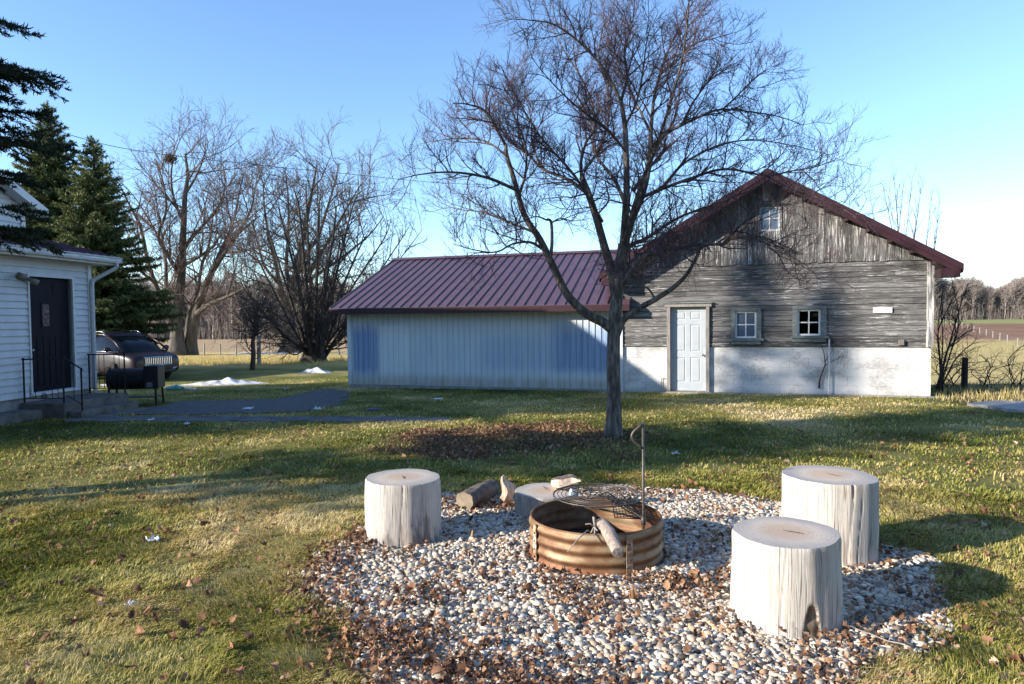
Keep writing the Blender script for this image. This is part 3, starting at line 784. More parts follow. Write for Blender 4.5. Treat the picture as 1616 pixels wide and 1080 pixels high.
# ================================================================== fire ring
ring = empty('fire_ring', (RING_C[0], RING_C[1], gz1(*RING_C)-.005), 0, 'rusty corrugated steel fire ring with swing grate on the gravel', 'fire ring')
RH = .262
def rr(z): return RING_R-.008 + .0070*math.cos(2*PI*z/.075)
b = MB(); prof = [(rr(k*RH/60), k*RH/60) for k in range(61)]
prof += [(prof[-1][0]+.004, RH+.004), (prof[-1][0]-.004, RH+.007), (prof[-1][0]-.012, RH)]
inner = [(r_-.006, z_) for r_, z_ in prof[:60]][::-1]
b.lathe(prof+inner, 128); b.build('ring_wall', M['rusty_ring'], ring, smooth=True)
b = MB(); b.lathe([(.001, .025), (.2, .03), (.43, .02), (.452, .012)], 40)
for i, v_ in enumerate(b.v): b.v[i] = (v_[0], v_[1], v_[2]+.012*math.sin(v_[0]*17)*math.cos(v_[1]*21))
b.build('ash_bed', M['ash'], ring, smooth=True)
def seam(ang):
    b = MB(); w = .022; pts = []
    k = 30; vs = []
    for q in range(k+1):
        z = .008+(RH-.012)*q/k; r_ = RING_R+.004+.0015*math.sin(q*1.3)
        for s in (-1, 1):
            a = ang+s*w/RING_R; vs.append((r_*math.cos(a), r_*math.sin(a), z))
    fs = [(2*q, 2*q+1, 2*q+3, 2*q+2) for q in range(k)]
    nb = len(vs); vs2 = [(x*1.008, y*1.008, z) for x, y, z in vs]
    fs2 = [tuple(nb+i for i in f) for f in fs]; sides = []
    for q in range(k):
        sides += [(2*q, 2*q+2, nb+2*q+2, nb+2*q), (2*q+1, nb+2*q+1, nb+2*q+3, 2*q+3)]
    b.add(vs+vs2, fs2+sides+[(2*k, 2*k+1, nb+2*k+1, nb+2*k), (0, nb, nb+1, 1)])
    o = b.build('seam_plate', M['seam_pale'], ring, smooth=False)
    for q in range(4):
        z = .035+.054*q; r_ = RING_R+.008; bb = MB()
        bb.ball((0, 0, 0), .007, 6, (1, 1, 1))
        d = bb.build('bolt', M['ring_soot'], o, smooth=True); d.location = (r_*math.cos(ang), r_*math.sin(ang), z)
seam(R(-70)); seam(R(-156))
# swing grate
PX, PY = .855-RING_C[0], 4.46-RING_C[1]
b = MB(); b.tube([(PX, PY, -.1), (PX, PY, .955)], .0085, 10); b.build('grate_post', M['rod_metal'], ring, smooth=True)
b = MB(); b.tube([(PX-.005-.07*math.sin(PI*q/12), PY-.004, .945-.155*q/12) for q in range(13)], [.009]*13, 8); b.build('handle_loop', M['rod_metal'], ring, smooth=True)
b = MB(); b.tube([(PX, PY, .28), (PX, PY, .335)], .016, 12); b.build('post_sleeve', M['rod_metal'], ring, smooth=True)
gc = Vector((.60-RING_C[0], 4.83-RING_C[1], .385)); gr = .315
b = MB(); b.tube([(gc.x+gr*math.cos(2*PI*q/48), gc.y+gr*math.sin(2*PI*q/48), gc.z) for q in range(49)], .006, 6)
for k in range(1, 11):
    r_ = gr*k/11
    b.tube([(gc.x+r_*math.cos(2*PI*q/40+k), gc.y+r_*math.sin(2*PI*q/40+k), gc.z-.006*math.cos(k)) for q in range(41)], .0032, 4)
for a in (.9, .9+PI/2):
    b.tube([(gc.x-gr*math.cos(a), gc.y-gr*math.sin(a), gc.z-.009), (gc.x+gr*math.cos(a), gc.y+gr*math.sin(a), gc.z-.009)], .006, 6)
gp = b.build('grate', M['rod_metal'], ring, smooth=True)
b = MB(); b.tube([(PX, PY, .315), (gc.x-.12, gc.y-.20, gc.z-.018)], .007, 6); b.tube([(PX, PY, .315), (gc.x+.1, gc.y+.1, gc.z-.018)], .007, 6); b.build('grate_arm', M['black_metal'], ring, smooth=True)

# wire rack leaning inside the ring
rk = empty('wire_rack', (RING_C[0], RING_C[1], gz1(*RING_C)), 0, 'dark diamond wire rack propped in the right of the fire ring', 'wire rack')
b = MB(); A, B_, C_, D_ = [Vector(p) for p in ((.16, .32, .285), (.38, .18, .285), (.40, -.02, .225), (.14, .03, .225))]
for q in range(13):
    f = q/12
    b.tube([A.lerp(B_, f), D_.lerp(C_, f)], .0022, 4); b.tube([A.lerp(D_, f), B_.lerp(C_, f)], .0022, 4)
b.build('wire_mesh', M['black_metal'], rk)
b = MB(); b.tube([A, B_, C_, D_, A], .0045, 5); b.build('rim', M['black_metal'], rk)

# small clear glass lump on the grate
b = MB(); b.lathe([(.001, 0), (.022, 0), (.021, .012), (.012, .026), (.006, .042), (.001, .044)], 7)
o = b.build('glass_shard', M['white_litter'], None, smooth=False); o.location = (RING_C[0]+gc.x-.19, RING_C[1]+gc.y-.02, gc.z+.006+ring.location.z)
t = NT('pale_glass'); t.color((.62, .72, .72)).set(.2, 0, .6); t.b.inputs['Transmission Weight'].default_value = .5; o.data.materials[0] = t.m
tag(o, 'small pale lump of glass lying on the round grate', 'glass lump')

# ================================================================== firewood
def rough_log(name, pts, rads, seed, label, cat, bark, end, n=22, split=None):
    rg = random.Random(seed); pts = [Vector(p) for p in pts]
    root = empty(name, pts[0], 0, label, cat)
    k = 16; P = []; RR = []
    for i in range(k+1):
        f = i/k*(len(pts)-1); a = min(int(f), len(pts)-2); P.append(pts[a].lerp(pts[a+1], f-a)-pts[0]); RR.append(rads[a]*(1-f+a)+rads[a+1]*(f-a))
    b = MB(); b.tube(P, RR, n, cap=False)
    for i in range(len(b.v)):
        x, y, z = b.v[i]; ring_i, j = divmod(i, n); c = P[ring_i]
        w = 1+.07*math.sin(j*2*PI/n*3+seed)+.05*math.sin(j*2*PI/n*7+ring_i*.5)+rg.uniform(-.05, .05)
        b.v[i] = tuple(c+(Vector((x, y, z))-c)*w)
    b.build('log_bark', M[bark], root, smooth=True)
    for e in (0, k):
        vs = [b.v[e*n+j] for j in range(n)]; d = (P[1]-P[0]).normalized()*(-.004 if e == 0 else .004)
        c = sum((Vector(v) for v in vs), Vector())/n
        q = MB(); q.add([tuple(Vector(v)*.999) for v in vs]+[tuple(c+d)], [(j, (j+1) % n, n) if e else ((j+1) % n, j, n) for j in range(n)]); q.build('cut_end', M[end], root, smooth=False)
    return root
rough_log('firewood_log', [(-.42, 5.80, .075), (-.30, 6.02, .085), (-.20, 6.25, .085)], [.085, .088, .08], 3, 'dark barked round log lying left of the split wood', 'firewood', 'log_bark', 'log_end')
rough_log('firewood_log', [(.575, 4.44, .295), (.60, 4.27, .28), (.628, 4.07, .225)], [.036, .042, .036], 8, 'pale broken branch log sticking out over the ring rim', 'firewood', 'branch_wood', 'grey_log', 14)
def splinter(name, base, up, w, d, h, seed, label, rz=0, lean=(0, 0)):
    rg = random.Random(seed); root = empty(name, base, rz, label, 'firewood'); root.rotation_euler = (lean[0], lean[1], rz)
    b = MB(); k = 14; vs = []; oc = [(rg.uniform(-.012, .012), rg.uniform(-.012, .012), rg.uniform(0, 6)) for _ in range(6)]
    for i in range(k+1):
        f = i/k; s = min(1, .62+f*1.6)*(1-max(0, f-.60)**1.4*2.9); s = max(s, .12)
        o_ = .02*math.sin(f*7+seed)
        sec = [(-w*s, -d*.2), (-w*.4*s, -d*.62), (w*.35*s, -d*.55), (w*s, -d*.1), (w*.5*s, d*.6), (-w*.45*s, d*.55)]
        for (x, y), (ca, cb, cp) in zip(sec, oc): vs.append((x+o_+ca+.004*math.sin(f*9+cp)+rg.uniform(-.0015, .0015), y*s+cb*s+.004*math.sin(f*7+cp*2), h*(f+(.10*math.sin(cp) if i == k else 0))))
    n = 6; fs = []
    for i in range(k):
        for j in range(n): fs.append((i*n+j, i*n+(j+1) % n, (i+1)*n+(j+1) % n, (i+1)*n+j))
    b.add(vs, fs+[tuple(range(n))[::-1], tuple(k*n+j for j in range(n))])
    b.build('split_wood', M['split_wood'], root)
    q = MB(); q.add([(x*1.02, abs(y)*1.10+.002, z) for x, y, z in vs], [f for f in fs if all(v % n in (3, 4, 5) for v in f)])
    q.build('bark_face', M['log_bark'], root)
    return root
splinter('split_log', (-.05, 5.97, 0), 1, .068, .08, .255, 4, 'pale split wedge of firewood standing on end beside the low stump', rz=.3, lean=(.12, -.1))
o = splinter('split_log', (.30, 5.93, .215), 1, .062, .085, .25, 9, 'tan split wedge of firewood lying on the low grey stump', rz=0)
o.rotation_euler = (R(80), R(0), R(68)); o.location = (.33, 5.80, .225)
# dead twigs in the ring
tw = MB()
tw.tube([(.46, 4.56, .06), (.50, 4.41, .23), (.515, 4.34, .30), (.53, 4.29, .292)], [.007, .007, .006, .005], 6)
tw.tube([(.50, 4.41, .23), (.47, 4.30, .292), (.40, 4.22, .262), (.33, 4.17, .20)], [.005, .0045, .004, .003], 5)
tw.tube([(.55, 4.54, .1), (.535, 4.44, .27), (.52, 4.40, .345)], [.011, .010, .009], 7)
tw.tube([(.515, 4.34, .30), (.49, 4.33, .325), (.46, 4.35, .315)], [.004, .0035, .003], 5)
o = tw.build('dead_twig', M['grey_log'], None, smooth=True); tag(o, 'forked grey dead twig hanging over the front rim of the fire ring', 'twig')
rgt = random.Random(5)
for (a, y_, L, az) in ((-.2, 3.42, .5, .3), (.55, 4.0, .45, .1), (1.9, 3.2, .3, 2.2)):
    b = MB(); pts = []
    for q in range(6): pts.append((a+math.cos(az)*L*q/5+rgt.uniform(-.012, .012), y_+math.sin(az)*L*q/5+rgt.uniform(-.012, .012), .045+rgt.uniform(0, .012)))
    b.tube(pts, [.004, .004, .0035, .003, .0025, .0015], 5); b.tube([pts[2], Vector(pts[2])+Vector((.07, .05, .015))], [.0025, .0012], 4)
    o = b.build('fallen_twig', M['grey_log'], None, smooth=True)
    tag(o, {-.2: 'thin dry twig lying on the gravel in front of the ring', .55: 'thin dry twig on the leafy gravel right of the ring front', 1.9: 'short dry twig on the gravel edge right of the notched stump'}[a], 'twig')

# ================================================================== litter on the lawn
def scrap(px, py, size, mat, label, name='paper_scrap', cat='litter', seed=1, flat=.35):
    rg = random.Random(seed); p = onground(px, py); b = MB(); n = 7; vs = []
    for i in range(n+1):
        for j in range(n+1):
            vs.append(((i/n-.5)*size*(1+.3*math.sin(j)), (j/n-.5)*size*.7*(1+.3*math.sin(i*2)), .012+abs(rg.gauss(0, flat))*size*.5))
    b.add(vs, [(i*(n+1)+j, (i+1)*(n+1)+j, (i+1)*(n+1)+j+1, i*(n+1)+j+1) for i in range(n) for j in range(n)])
    o = b.build(name, M[mat], None, smooth=True, loc=p); o.rotation_euler = (0, 0, rg.uniform(0, 6))
    md = o.modifiers.new('solid', 'SOLIDIFY'); md.thickness = .004
    return tag(o, label, cat)
scrap(691, 631, .20, 'white_litter', 'white paper scrap on shaded lawn in front of the metal shed', seed=1, flat=.15)
scrap(503, 648, .16, 'white_litter', 'pale crumpled scrap on the grass between driveway and footpath', seed=2, flat=.3)
scrap(391, 646, .22, 'white_litter', 'flat pale scrap lying on the edge of the asphalt', seed=3, flat=.1)
scrap(238, 563+101, .13, 'white_litter', 'small pale scrap on the footpath below the steps', seed=4, flat=.2)
scrap(452, 615, .14, 'white_litter', 'small white scrap on the grass left of the metal shed corner', seed=5, flat=.3)
scrap(295, 671, .12, 'white_litter', 'white scrap in the grass just in front of the footpath', seed=6, flat=.3)
scrap(243, 857, .075, 'white_litter', 'crumpled white tissue in the sunlit lawn', seed=8, flat=.5)
scrap(1066, 718, .08, 'white_litter', 'white scrap in the shaded grass right of the tree', seed=9, flat=.4)
scrap(207, 958, .05, 'white_litter', 'tiny white scrap in the near left lawn', seed=12, flat=.4)
# white cup against the shed wall
p = onground(673, 612); b = MB(); b.lathe([(.001, 0), (.045, 0), (.056, .13), (.052, .13), (.042, .008), (.001, .008)], 20)
o = b.build('paper_cup', M['white_litter'], None, smooth=True, loc=p+Vector((0, -.12, 0))); tag(o, 'white cup standing on the grass against the shed wall', 'cup')
# dark blue disc
p = onground(588, 648); b = MB(); b.lathe([(.001, .035), (.10, .035), (.13, .028), (.14, .012), (.137, .010), (.12, .02), (.001, .025)], 32)
o = b.build('flying_disc', M['blue_plastic'], None, smooth=True, loc=p); tag(o, 'dark blue flying disc lying on the shaded lawn', 'flying disc')
# teal toy
p = onground(282, 617); root = empty('toy_sprayer', p, .1, 'teal and white plastic toy lying on the grass beside the driveway', 'toy')
b = MB(); b.tube([(-.32, 0, .07), (-.1, .03, .08), (.1, 0, .07)], [.05, .075, .05], 12); b.tube([(.1, 0, .07), (.33, -.02, .06)], [.03, .022], 10); b.ball((-.05, 0, .12), .06, 8); b.build('body', M['teal_plastic'], root, smooth=True)
b = MB(); b.tube([(.16, -.02, .06), (.36, -.05, .05), (.42, .04, .05)], [.03, .028, .02], 8); b.build('nozzle', M['white_litter'], root, smooth=True)
# snow
def snowbank(px, py, rx, ry, h, seed, label):
    p = onground(px, py); rg = random.Random(seed); n = 40; m = 14; b = MB(); vs = []
    for k in range(m+1):
        f = k/m
        for j in range(n):
            t = 2*PI*j/n; e = 1+.16*math.sin(2*t+seed)+.12*math.sin(5*t+seed*2)+.08*math.sin(9*t+seed)+.06*math.sin(15*t)
            x, y = rx*f*e*math.cos(t), ry*f*e*math.sin(t)
            z = h*(1-f**1.6)*(1+.45*math.sin(x*5+seed)*math.cos(y*7)+.3*math.sin(x*13+y*9)) + .02*rg.random()*(1-f) - .02*f
            vs.append((x, y, z))
    b.add(vs, [(k*n+j, (k+1)*n+j, (k+1)*n+(j+1) % n, k*n+(j+1) % n) for k in range(m) for j in range(n)])
    o = b.build('snow_patch', M['snow'], None, smooth=True, loc=p); return tag(o, label, 'snow patch', 'melting snow patches on the grass')
snowbank(355, 606, 1.1, .75, .11, 1, 'large melting snow patch on the grass right of the dark car')
snowbank(498, 588, .58, .45, .12, 2, 'small snow patch on the grass left of the metal shed')
snowbank(200, 608, .9, .5, .10, 3, 'thin snow patch under the front of the dark car')
p = snowbank(430, 558, 3.6, .7, .06, 4, 'long thin strip of old snow along the field edge')
p = snowbank(600, 556, 3.4, .6, .08, 5, 'strip of old snow at the field edge behind the multi-stemmed tree')
# ================================================================== barn
barn = empty('wooden_barn', BARN0, BARNR, 'weathered grey board barn on a white block base under a maroon metal roof', 'barn')
BW = 6.62; BD = 9.5
BL_T = 1.06           # block wall top
B_SPL = 2.98          # boards change from level to upright
PK = (3.31, 4.86)     # roof peak (wall plane)
EV = 2.92             # eave height at the wall
def bxz(px, py): return barn_l(px, py)
# openings on the front wall (local x0,x1,z0,z1)
dl = bxz(1058, 611); dr = bxz(1114, 484)
DOOR = (dl[0], dr[0], 0.02, dr[1])
def opening(x0, y0, x1, y1):
    a = bxz(x0, y1); c = bxz(x1, y0); return (a[0], c[0], a[1], c[1])
W1 = opening(1160, 491, 1194, 534); W2 = opening(1258, 488, 1295, 530)
WG = opening(1198, 325, 1231, 366)
HOLES = [DOOR, W1, W2]
def spans(x0, x1, z0, z1, holes):
    cuts = [(h[0], h[1]) for h in holes if h[2] < z1-.001 and h[3] > z0+.001]
    out = [(x0, x1)]
    for a, c in cuts:
        nw = []
        for s, e in out:
            if c <= s or a >= e: nw.append((s, e)); continue
            if a > s: nw.append((s, a))
            if c < e: nw.append((c, e))
        out = nw
    return out
rgb = random.Random(3)
# block wall
b = MB()
zz = sorted(set([-.35, BL_T, DOOR[2]]+[z for h in HOLES for z in h[2:4] if z < BL_T]))
for za, zb in zip(zz[:-1], zz[1:]):
    for a, c in spans(0, BW, za, zb, HOLES): b.box(a, c, 0, .2, za, zb)
b.box(BW-.2, BW, .2, BD, -3.2, BL_T); b.box(0, .2, .2, BD, -.8, BL_T); b.box(.2, BW-.2, BD-.2, BD, -3.2, BL_T)
b.build('block_wall', M['painted_block'], barn)
# level boards: each a tilted lap with its own tone and wobble
b = MB(); bh = .118; z = BL_T
while z < B_SPL-.01:
    z1 = min(z+bh, B_SPL)
    segs = []
    zc = sorted(set([z, z1]+[v_ for h in HOLES for v_ in h[2:4] if z < v_ < z1]))
    for za, zb in zip(zc[:-1], zc[1:]):
        for a, c in spans(0.0, BW, za, zb, HOLES):
            x = a
            while x < c-.001:
                e = min(c, x+rgb.uniform(1.2, 3.4)) if za == zc[0] else c
                if c-e < .3: e = c
                tn = rgb.uniform(.0, 1.0); o0 = rgb.uniform(-.003, .004); sag = rgb.uniform(-.006, .006)
                y0 = -.036+o0 + .018*((za-z)/bh); y1 = -.036+o0+.018*((zb-z)/bh)
                gp = .007
                b.add([(x+.0015, y0, za+gp), (e-.0015, y0, za+gp+sag), (e-.0015, y1, zb+.002+sag*.5), (x+.0015, y1, zb+.002),
                       (x+.0015, -.012, za+gp), (e-.0015, -.012, za+gp+sag), (e-.0015, -.012, zb), (x+.0015, -.012, zb)],
                      [(0, 1, 2, 3), (4, 7, 6, 5), (0, 4, 5, 1), (1, 5, 6, 2), (3, 2, 6, 7), (0, 3, 7, 4)], tn)
                x = e
    z = z1
b.build('level_boards', M['old_boards'], barn)
# dark sheathing behind the boards and side walls
b = MB()
zs_ = sorted(set([BL_T, B_SPL]+[z for h in HOLES for z in h[2:4] if BL_T < z < B_SPL]))
for za, zb in zip(zs_[:-1], zs_[1:]):
    for a, c in spans(0.02, BW-.02, za, zb, HOLES): b.box(a, c, -.010, .05, za, zb)
b.box(0, .06, .06, BD, BL_T, EV); b.box(BW-.06, BW, .06, BD, BL_T, EV); b.box(.06, BW-.06, BD-.06, BD, BL_T, EV)
b.build('sheathing', M['old_boards'], barn)
# gable: upright boards cut to the roof slope, split round the little window
b = MB(); x = -.02; slope = (PK[1]-EV)/PK[0]
def top_z(x): return EV + slope*min(x, BW-x)
i_ = 0
while x < BW+.02:
    w = rgb.uniform(.125, .155); e = min(x+w, BW+.02); tn = rgb.uniform(.0, 1.0); y = -.052+rgb.uniform(-.007, .007)
    za, zb = top_z(max(0, x)), top_z(min(BW, e)); lo = B_SPL-.03-rgb.uniform(0, .03)
    parts_ = [(lo, None)]
    def plank(xa, xb, z0, t0, t1):
        if min(t0, t1) <= z0+.01 and max(t0, t1) <= z0+.02: return
        b.add([(xa+.0035, y, z0), (xb-.0035, y, z0), (xb-.0035, y, max(t1, z0+.01)), (xa+.0035, y, max(t0, z0+.01)), (xa+.002, -.02, z0), (xb-.002, -.02, z0), (xb-.002, -.02, max(t1, z0+.01)), (xa+.002, -.02, max(t0, z0+.01))],
              [(0, 1, 2, 3), (4, 7, 6, 5), (0, 4, 5, 1), (1, 5, 6, 2), (3, 2, 6, 7), (0, 3, 7, 4)], tn)
    if e > WG[0] and x < WG[1]:
        if x < WG[0]: plank(x, WG[0], lo, za, za)
        if e > WG[1]: plank(WG[1], e, lo, zb, zb)
        xa, xb = max(x, WG[0]), min(e, WG[1])
        plank(xa, xb, lo, WG[2], WG[2]); plank(xa, xb, WG[3], za, zb)
    else: plank(x, e, lo, za, zb)
    x = e
b.build('gable_boards', M['old_gable'], barn)
# backing to the gable (thin, behind the boards)
for (xa, xb) in ((0.0, WG[0]), (WG[1], BW)):
    pts = [(xa, EV), (xb, EV)] + ([(xb, top_z(xb)-.02)] if xb < BW else []) + ([(xa, top_z(xa)-.02)] if xa > 0 else [])
    b = MB(); b.prism(pts, 'y', -.018, .03); b.build('gable_backing', M['old_boards'], barn)
b = MB()
b.prism([(WG[0]+.001, EV), (WG[1]-.001, EV), (WG[1]-.001, WG[2]), (WG[0]+.001, WG[2])], 'y', -.018, .03); b.build('gable_backing', M['old_boards'], barn)
b = MB(); b.prism([(WG[0]+.001, WG[3]), (WG[1]-.001, WG[3]), (WG[1]-.001, top_z(WG[1])-.02), (PK[0], PK[1]-.02), (WG[0]+.001, top_z(WG[0])-.02)], 'y', -.018, .03)
b.build('gable_backing', M['old_boards'], barn)
b = MB(); b.prism([(0, EV), (BW, EV), PK], 'y', BD-.05, BD)
b.build('rear_gable', M['old_boards'], barn)
# corner boards
b = MB(); b.box(BW-.10, BW+.03, -.064, .0, BL_T+.004, EV-.04, .8); b.box(BW+.004, BW+.03, .0, .12, BL_T+.004, EV-.04, .8); b.build('corner_board', M['old_corner'], barn)
b = MB(); b.box(-.035, .055, -.066, .0, -.1, 2.30, .9); b.build('corner_board', M['trim_white'], barn)
# roof: two ribbed slopes with overhang, barge boards
OH = .42; FO = .48
def roof_pt(s, d):   # s=-1 left slope, 1 right; d horizontal distance from ridge
    return PK[0]+s*d, PK[1]+.10-slope*d
hw = BW/2+OH
for s in (-1, 1):
    b = MB(); n = int((BD+FO+.3)/.23)
    ya = -FO; yb = BD+.3
    th = .03
    x0, z0 = roof_pt(s, 0); x1, z1 = roof_pt(s, hw)
    b.add([(x0, ya, z0), (x1, ya, z1), (x1, yb, z1), (x0, yb, z0), (x0, ya, z0-th), (x1, ya, z1-th), (x1, yb, z1-th), (x0, yb, z0-th)],
          [(0, 1, 2, 3), (4, 7, 6, 5), (0, 4, 5, 1), (1, 5, 6, 2), (2, 6, 7, 3), (3, 7, 4, 0)] if s > 0 else [(3, 2, 1, 0), (5, 6, 7, 4), (1, 5, 4, 0), (2, 6, 5, 1), (3, 7, 6, 2), (0, 4, 7, 3)])
    for k in range(n):
        y = ya+.1+k*.23
        if y > yb-.05: break
        b.add([(x0, y-.02, z0+.001), (x0, y+.02, z0+.001), (x0, y, z0+.022), (x1, y-.02, z1+.001), (x1, y+.02, z1+.001), (x1, y, z1+.022)], [(0, 1, 2), (3, 5, 4), (0, 3, 4, 1), (1, 4, 5, 2), (2, 5, 3, 0)])
    b.build('roof_slope', M['roof_maroon'], barn)
    # barge board (front edge), doubled like the photo
    def strip(name, dy0, dy1, zt, zb_, mat, d0=0.0, d1=hw+.02):
        q = MB(); a0, c0 = roof_pt(s, d0); a1, c1 = roof_pt(s, d1)
        q.add([(a0, dy0, c0+zt), (a1, dy0, c1+zt), (a1, dy0, c1+zb_), (a0, dy0, c0+zb_), (a0, dy1, c0+zt), (a1, dy1, c1+zt), (a1, dy1, c1+zb_), (a0, dy1, c0+zb_)],
              [(0, 1, 2, 3), (4, 7, 6, 5), (0, 4, 5, 1), (1, 5, 6, 2), (2, 6, 7, 3), (3, 7, 4, 0)])
        return q.build(name, M[mat], barn)
    strip('barge_board', -FO-.035, -FO-.002, .035, -.10, 'fascia_maroon')
    strip('barge_board', -FO-.018, -FO+.01, -.102, -.21, 'fascia_maroon', .0, hw-.06)
    strip('soffit', -FO+.012, -.07, -.125, -.14, 'soffit_dark', 0, hw-.06)
    # eave return box and gutter board down the side
    q = MB(); a, c = roof_pt(s, hw); xa, xb = sorted((a-s*.03, PK[0]+s*(BW/2+.035)))
    q.box(xa, xb, -FO-.012, -.08, c-.245, c-.06); q.build('eave_box', M['fascia_maroon'], barn)
    q = MB(); xa, xb = sorted((a, a+s*.025)); q.box(xa, xb, -FO+.002, BD, c-.16, c-.012); q.build('eave_board', M['fascia_maroon'], barn)
    # purlin ends under the overhang
    for k in range(8):
        d = .35+k*.42; a, c = roof_pt(s, d); q = MB(); q.box(a-.02, a+.02, -FO+.014, -.068, c-.215, c-.142); q.build('rafter_end', M['fascia_maroon'], barn)
# white capping strip at the peak
b = MB(); b.box(PK[0]-.09, PK[0]+.07, -.075, -.056, PK[1]-.50, PK[1]-.13, .9); b.build('peak_board', M['old_corner'], barn)
# ridge cap
b = MB(); x, z = PK[0], PK[1]+.10
b.add([(x-.14, -FO-.036, z-.075), (x, -FO-.036, z+.03), (x+.14, -FO-.036, z-.075), (x-.14, BD+.3, z-.075), (x, BD+.3, z+.03), (x+.14, BD+.3, z-.075)], [(0, 3, 4, 1), (1, 4, 5, 2), (0, 1, 2), (3, 5, 4)]); b.build('ridge_cap', M['fascia_maroon'], barn)

# door
x0, x1, z0, z1 = DOOR; fw = .075
b = MB(); b.box(x0-fw, x0, -.085, .02, z0-.02, z1); b.box(x1, x1+fw, -.085, .02, z0-.02, z1); b.box(x0-fw-.05, x1+fw+.05, -.095, .02, z1, z1+.075)
fr = b.build('door_frame', M['old_trim'], barn)
b = MB(); b.box(x0-fw-.10, x1+fw+.08, -.125, .0, z1+.078, z1+.10); b.build('drip_cap', M['grey_green_trim'], fr)
b = MB(); dy = .045
b.box(x0+.004, x1-.004, dy, dy+.04, z0+.006, z1-.004)
dw = x1-x0
def panel(b, xa, xb, za, zb, y):
    g = .022; e = .010
    b.add([(xa, y, za), (xb, y, za), (xb, y, zb), (xa, y, zb), (xa+g, y+e, za+g), (xb-g, y+e, za+g), (xb-g, y+e, zb-g), (xa+g, y+e, zb-g),
           (xa+2*g, y-.002, za+2*g), (xb-2*g, y-.002, za+2*g), (xb-2*g, y-.002, zb-2*g), (xa+2*g, y-.002, zb-2*g)],
          [(0, 1, 5, 4), (1, 2, 6, 5), (2, 3, 7, 6), (3, 0, 4, 7), (4, 5, 9, 8), (5, 6, 10, 9), (6, 7, 11, 10), (7, 4, 8, 11), (8, 9, 10, 11)])
# stiles and rails proud of the slab so that the six fields sit back
st = dw*.14; mid = dw*.12; y0_, y1_ = dy-.010, dy-.0005
H = z1-z0
rows = [(.10*H, .40*H), (.465*H, .79*H), (.845*H, .945*H)]
xs = [(x0+.004+st, (x0+x1)/2-mid/2), ((x0+x1)/2+mid/2, x1-.004-st)]
b.box(x0+.004, xs[0][0], y0_, y1_, z0+.006, z1-.004); b.box(xs[1][1], x1-.004, y0_, y1_, z0+.006, z1-.004); b.box(xs[0][1], xs[1][0], y0_, y1_, z0+.006, z1-.004)
edges = [z0+.006]+[z0+v_ for r_ in rows for v_ in r_]+[z1-.004]
for k in range(0, len(edges), 2):
    for xa, xb in xs: b.box(xa, xb, y0_, y1_, edges[k], edges[k+1])
for ra, rb in rows:
    for xa, xb in xs: panel(b, xa, xb, z0+ra, z0+rb, dy-.009)
door = b.build('door', M['door_white'], barn)
b = MB(); kx = x1-.085; kz = z0+.43*H; b.tube([(kx, dy-.01, kz), (kx, dy-.045, kz)], .012, 10); b.ball((kx, dy-.06, kz), .028, 8); b.tube([(kx, dy-.012, kz), (kx, dy-.016, kz)], .032, 16); b.build('door_knob', M['steel'], door, smooth=True)
b = MB(); b.box(x0-.10, x1+.14, -.30, -.09, -.06, .012); b.build('door_step', M['concrete'], barn)
b = MB(); b.box(x0, x1, -.06, .09, -.005, .018); b.build('threshold', M['soffit_dark'], door)

# windows: weathered casing, white four-light sash, glass
def barn_window(hole, trim, sash, glass='window_glass', nx=2, nz=2, cas=.085, sill=True, skew=0.0, yo=-.075):
    x0, x1, z0, z1 = hole
    b = MB()
    b.box(x0-cas, x0, yo, .03, z0, z1); b.box(x1, x1+cas*1.15, yo, .03, z0, z1+skew); b.box(x0-cas-.01, x1+cas, yo-.004, .03, z1, z1+cas*.75)
    if sill: b.box(x0-cas-.03, x1+cas+.06, yo-.03, .03, z0-.055, z0-.001); b.box(x0-cas, x1+cas, yo+.006, -.02, z0-.14, z0-.056)
    w = b.build('window', M[trim], barn)
    b = MB(); f = .042; y0, y1 = -.022, .012
    b.box(x0+.003, x0+f, y0, y1, z0+.003, z1-.003); b.box(x1-f, x1-.003, y0, y1, z0+.003, z1-.003)
    b.box(x0+f, x1-f, y0, y1, z0+.003, z0+f); b.box(x0+f, x1-f, y0, y1, z1-f, z1-.003)
    for k in range(1, nx):
        x = x0+(x1-x0)*k/nx; b.box(x-.012, x+.012, y0+.004, y1-.004, z0+f, z1-f)
    for k in range(1, nz):
        z = z0+(z1-z0)*k/nz
        for q in range(nx):
            xa = x0+f if q == 0 else x0+(x1-x0)*q/nx+.012; xb = x1-f if q == nx-1 else x0+(x1-x0)*(q+1)/nx-.012
            b.box(xa, xb, y0+.004, y1-.004, z-.012, z+.012)
    b.build('sash', M[sash], w)
    b = MB(); b.box(x0+.01, x1-.01, -.006, -.002, z0+.01, z1-.01); b.build('pane', M[glass], w)
    return w
w1 = barn_window(W1, 'grey_green_trim', 'white_sash', 'sky_tinted_glass'); w2 = barn_window(W2, 'grey_green_trim', 'white_sash', cas=.10)
wg = barn_window(WG, 'old_gable', 'old_sash', 'sky_tinted_glass', cas=.03, sill=False, yo=-.066)
# inside: a floor so that the building is closed
b = MB(); b.box(.2, BW-.2, .2, BD-.2, -.3, -.02); b.build('floor_slab', M['dark_inside'], barn)
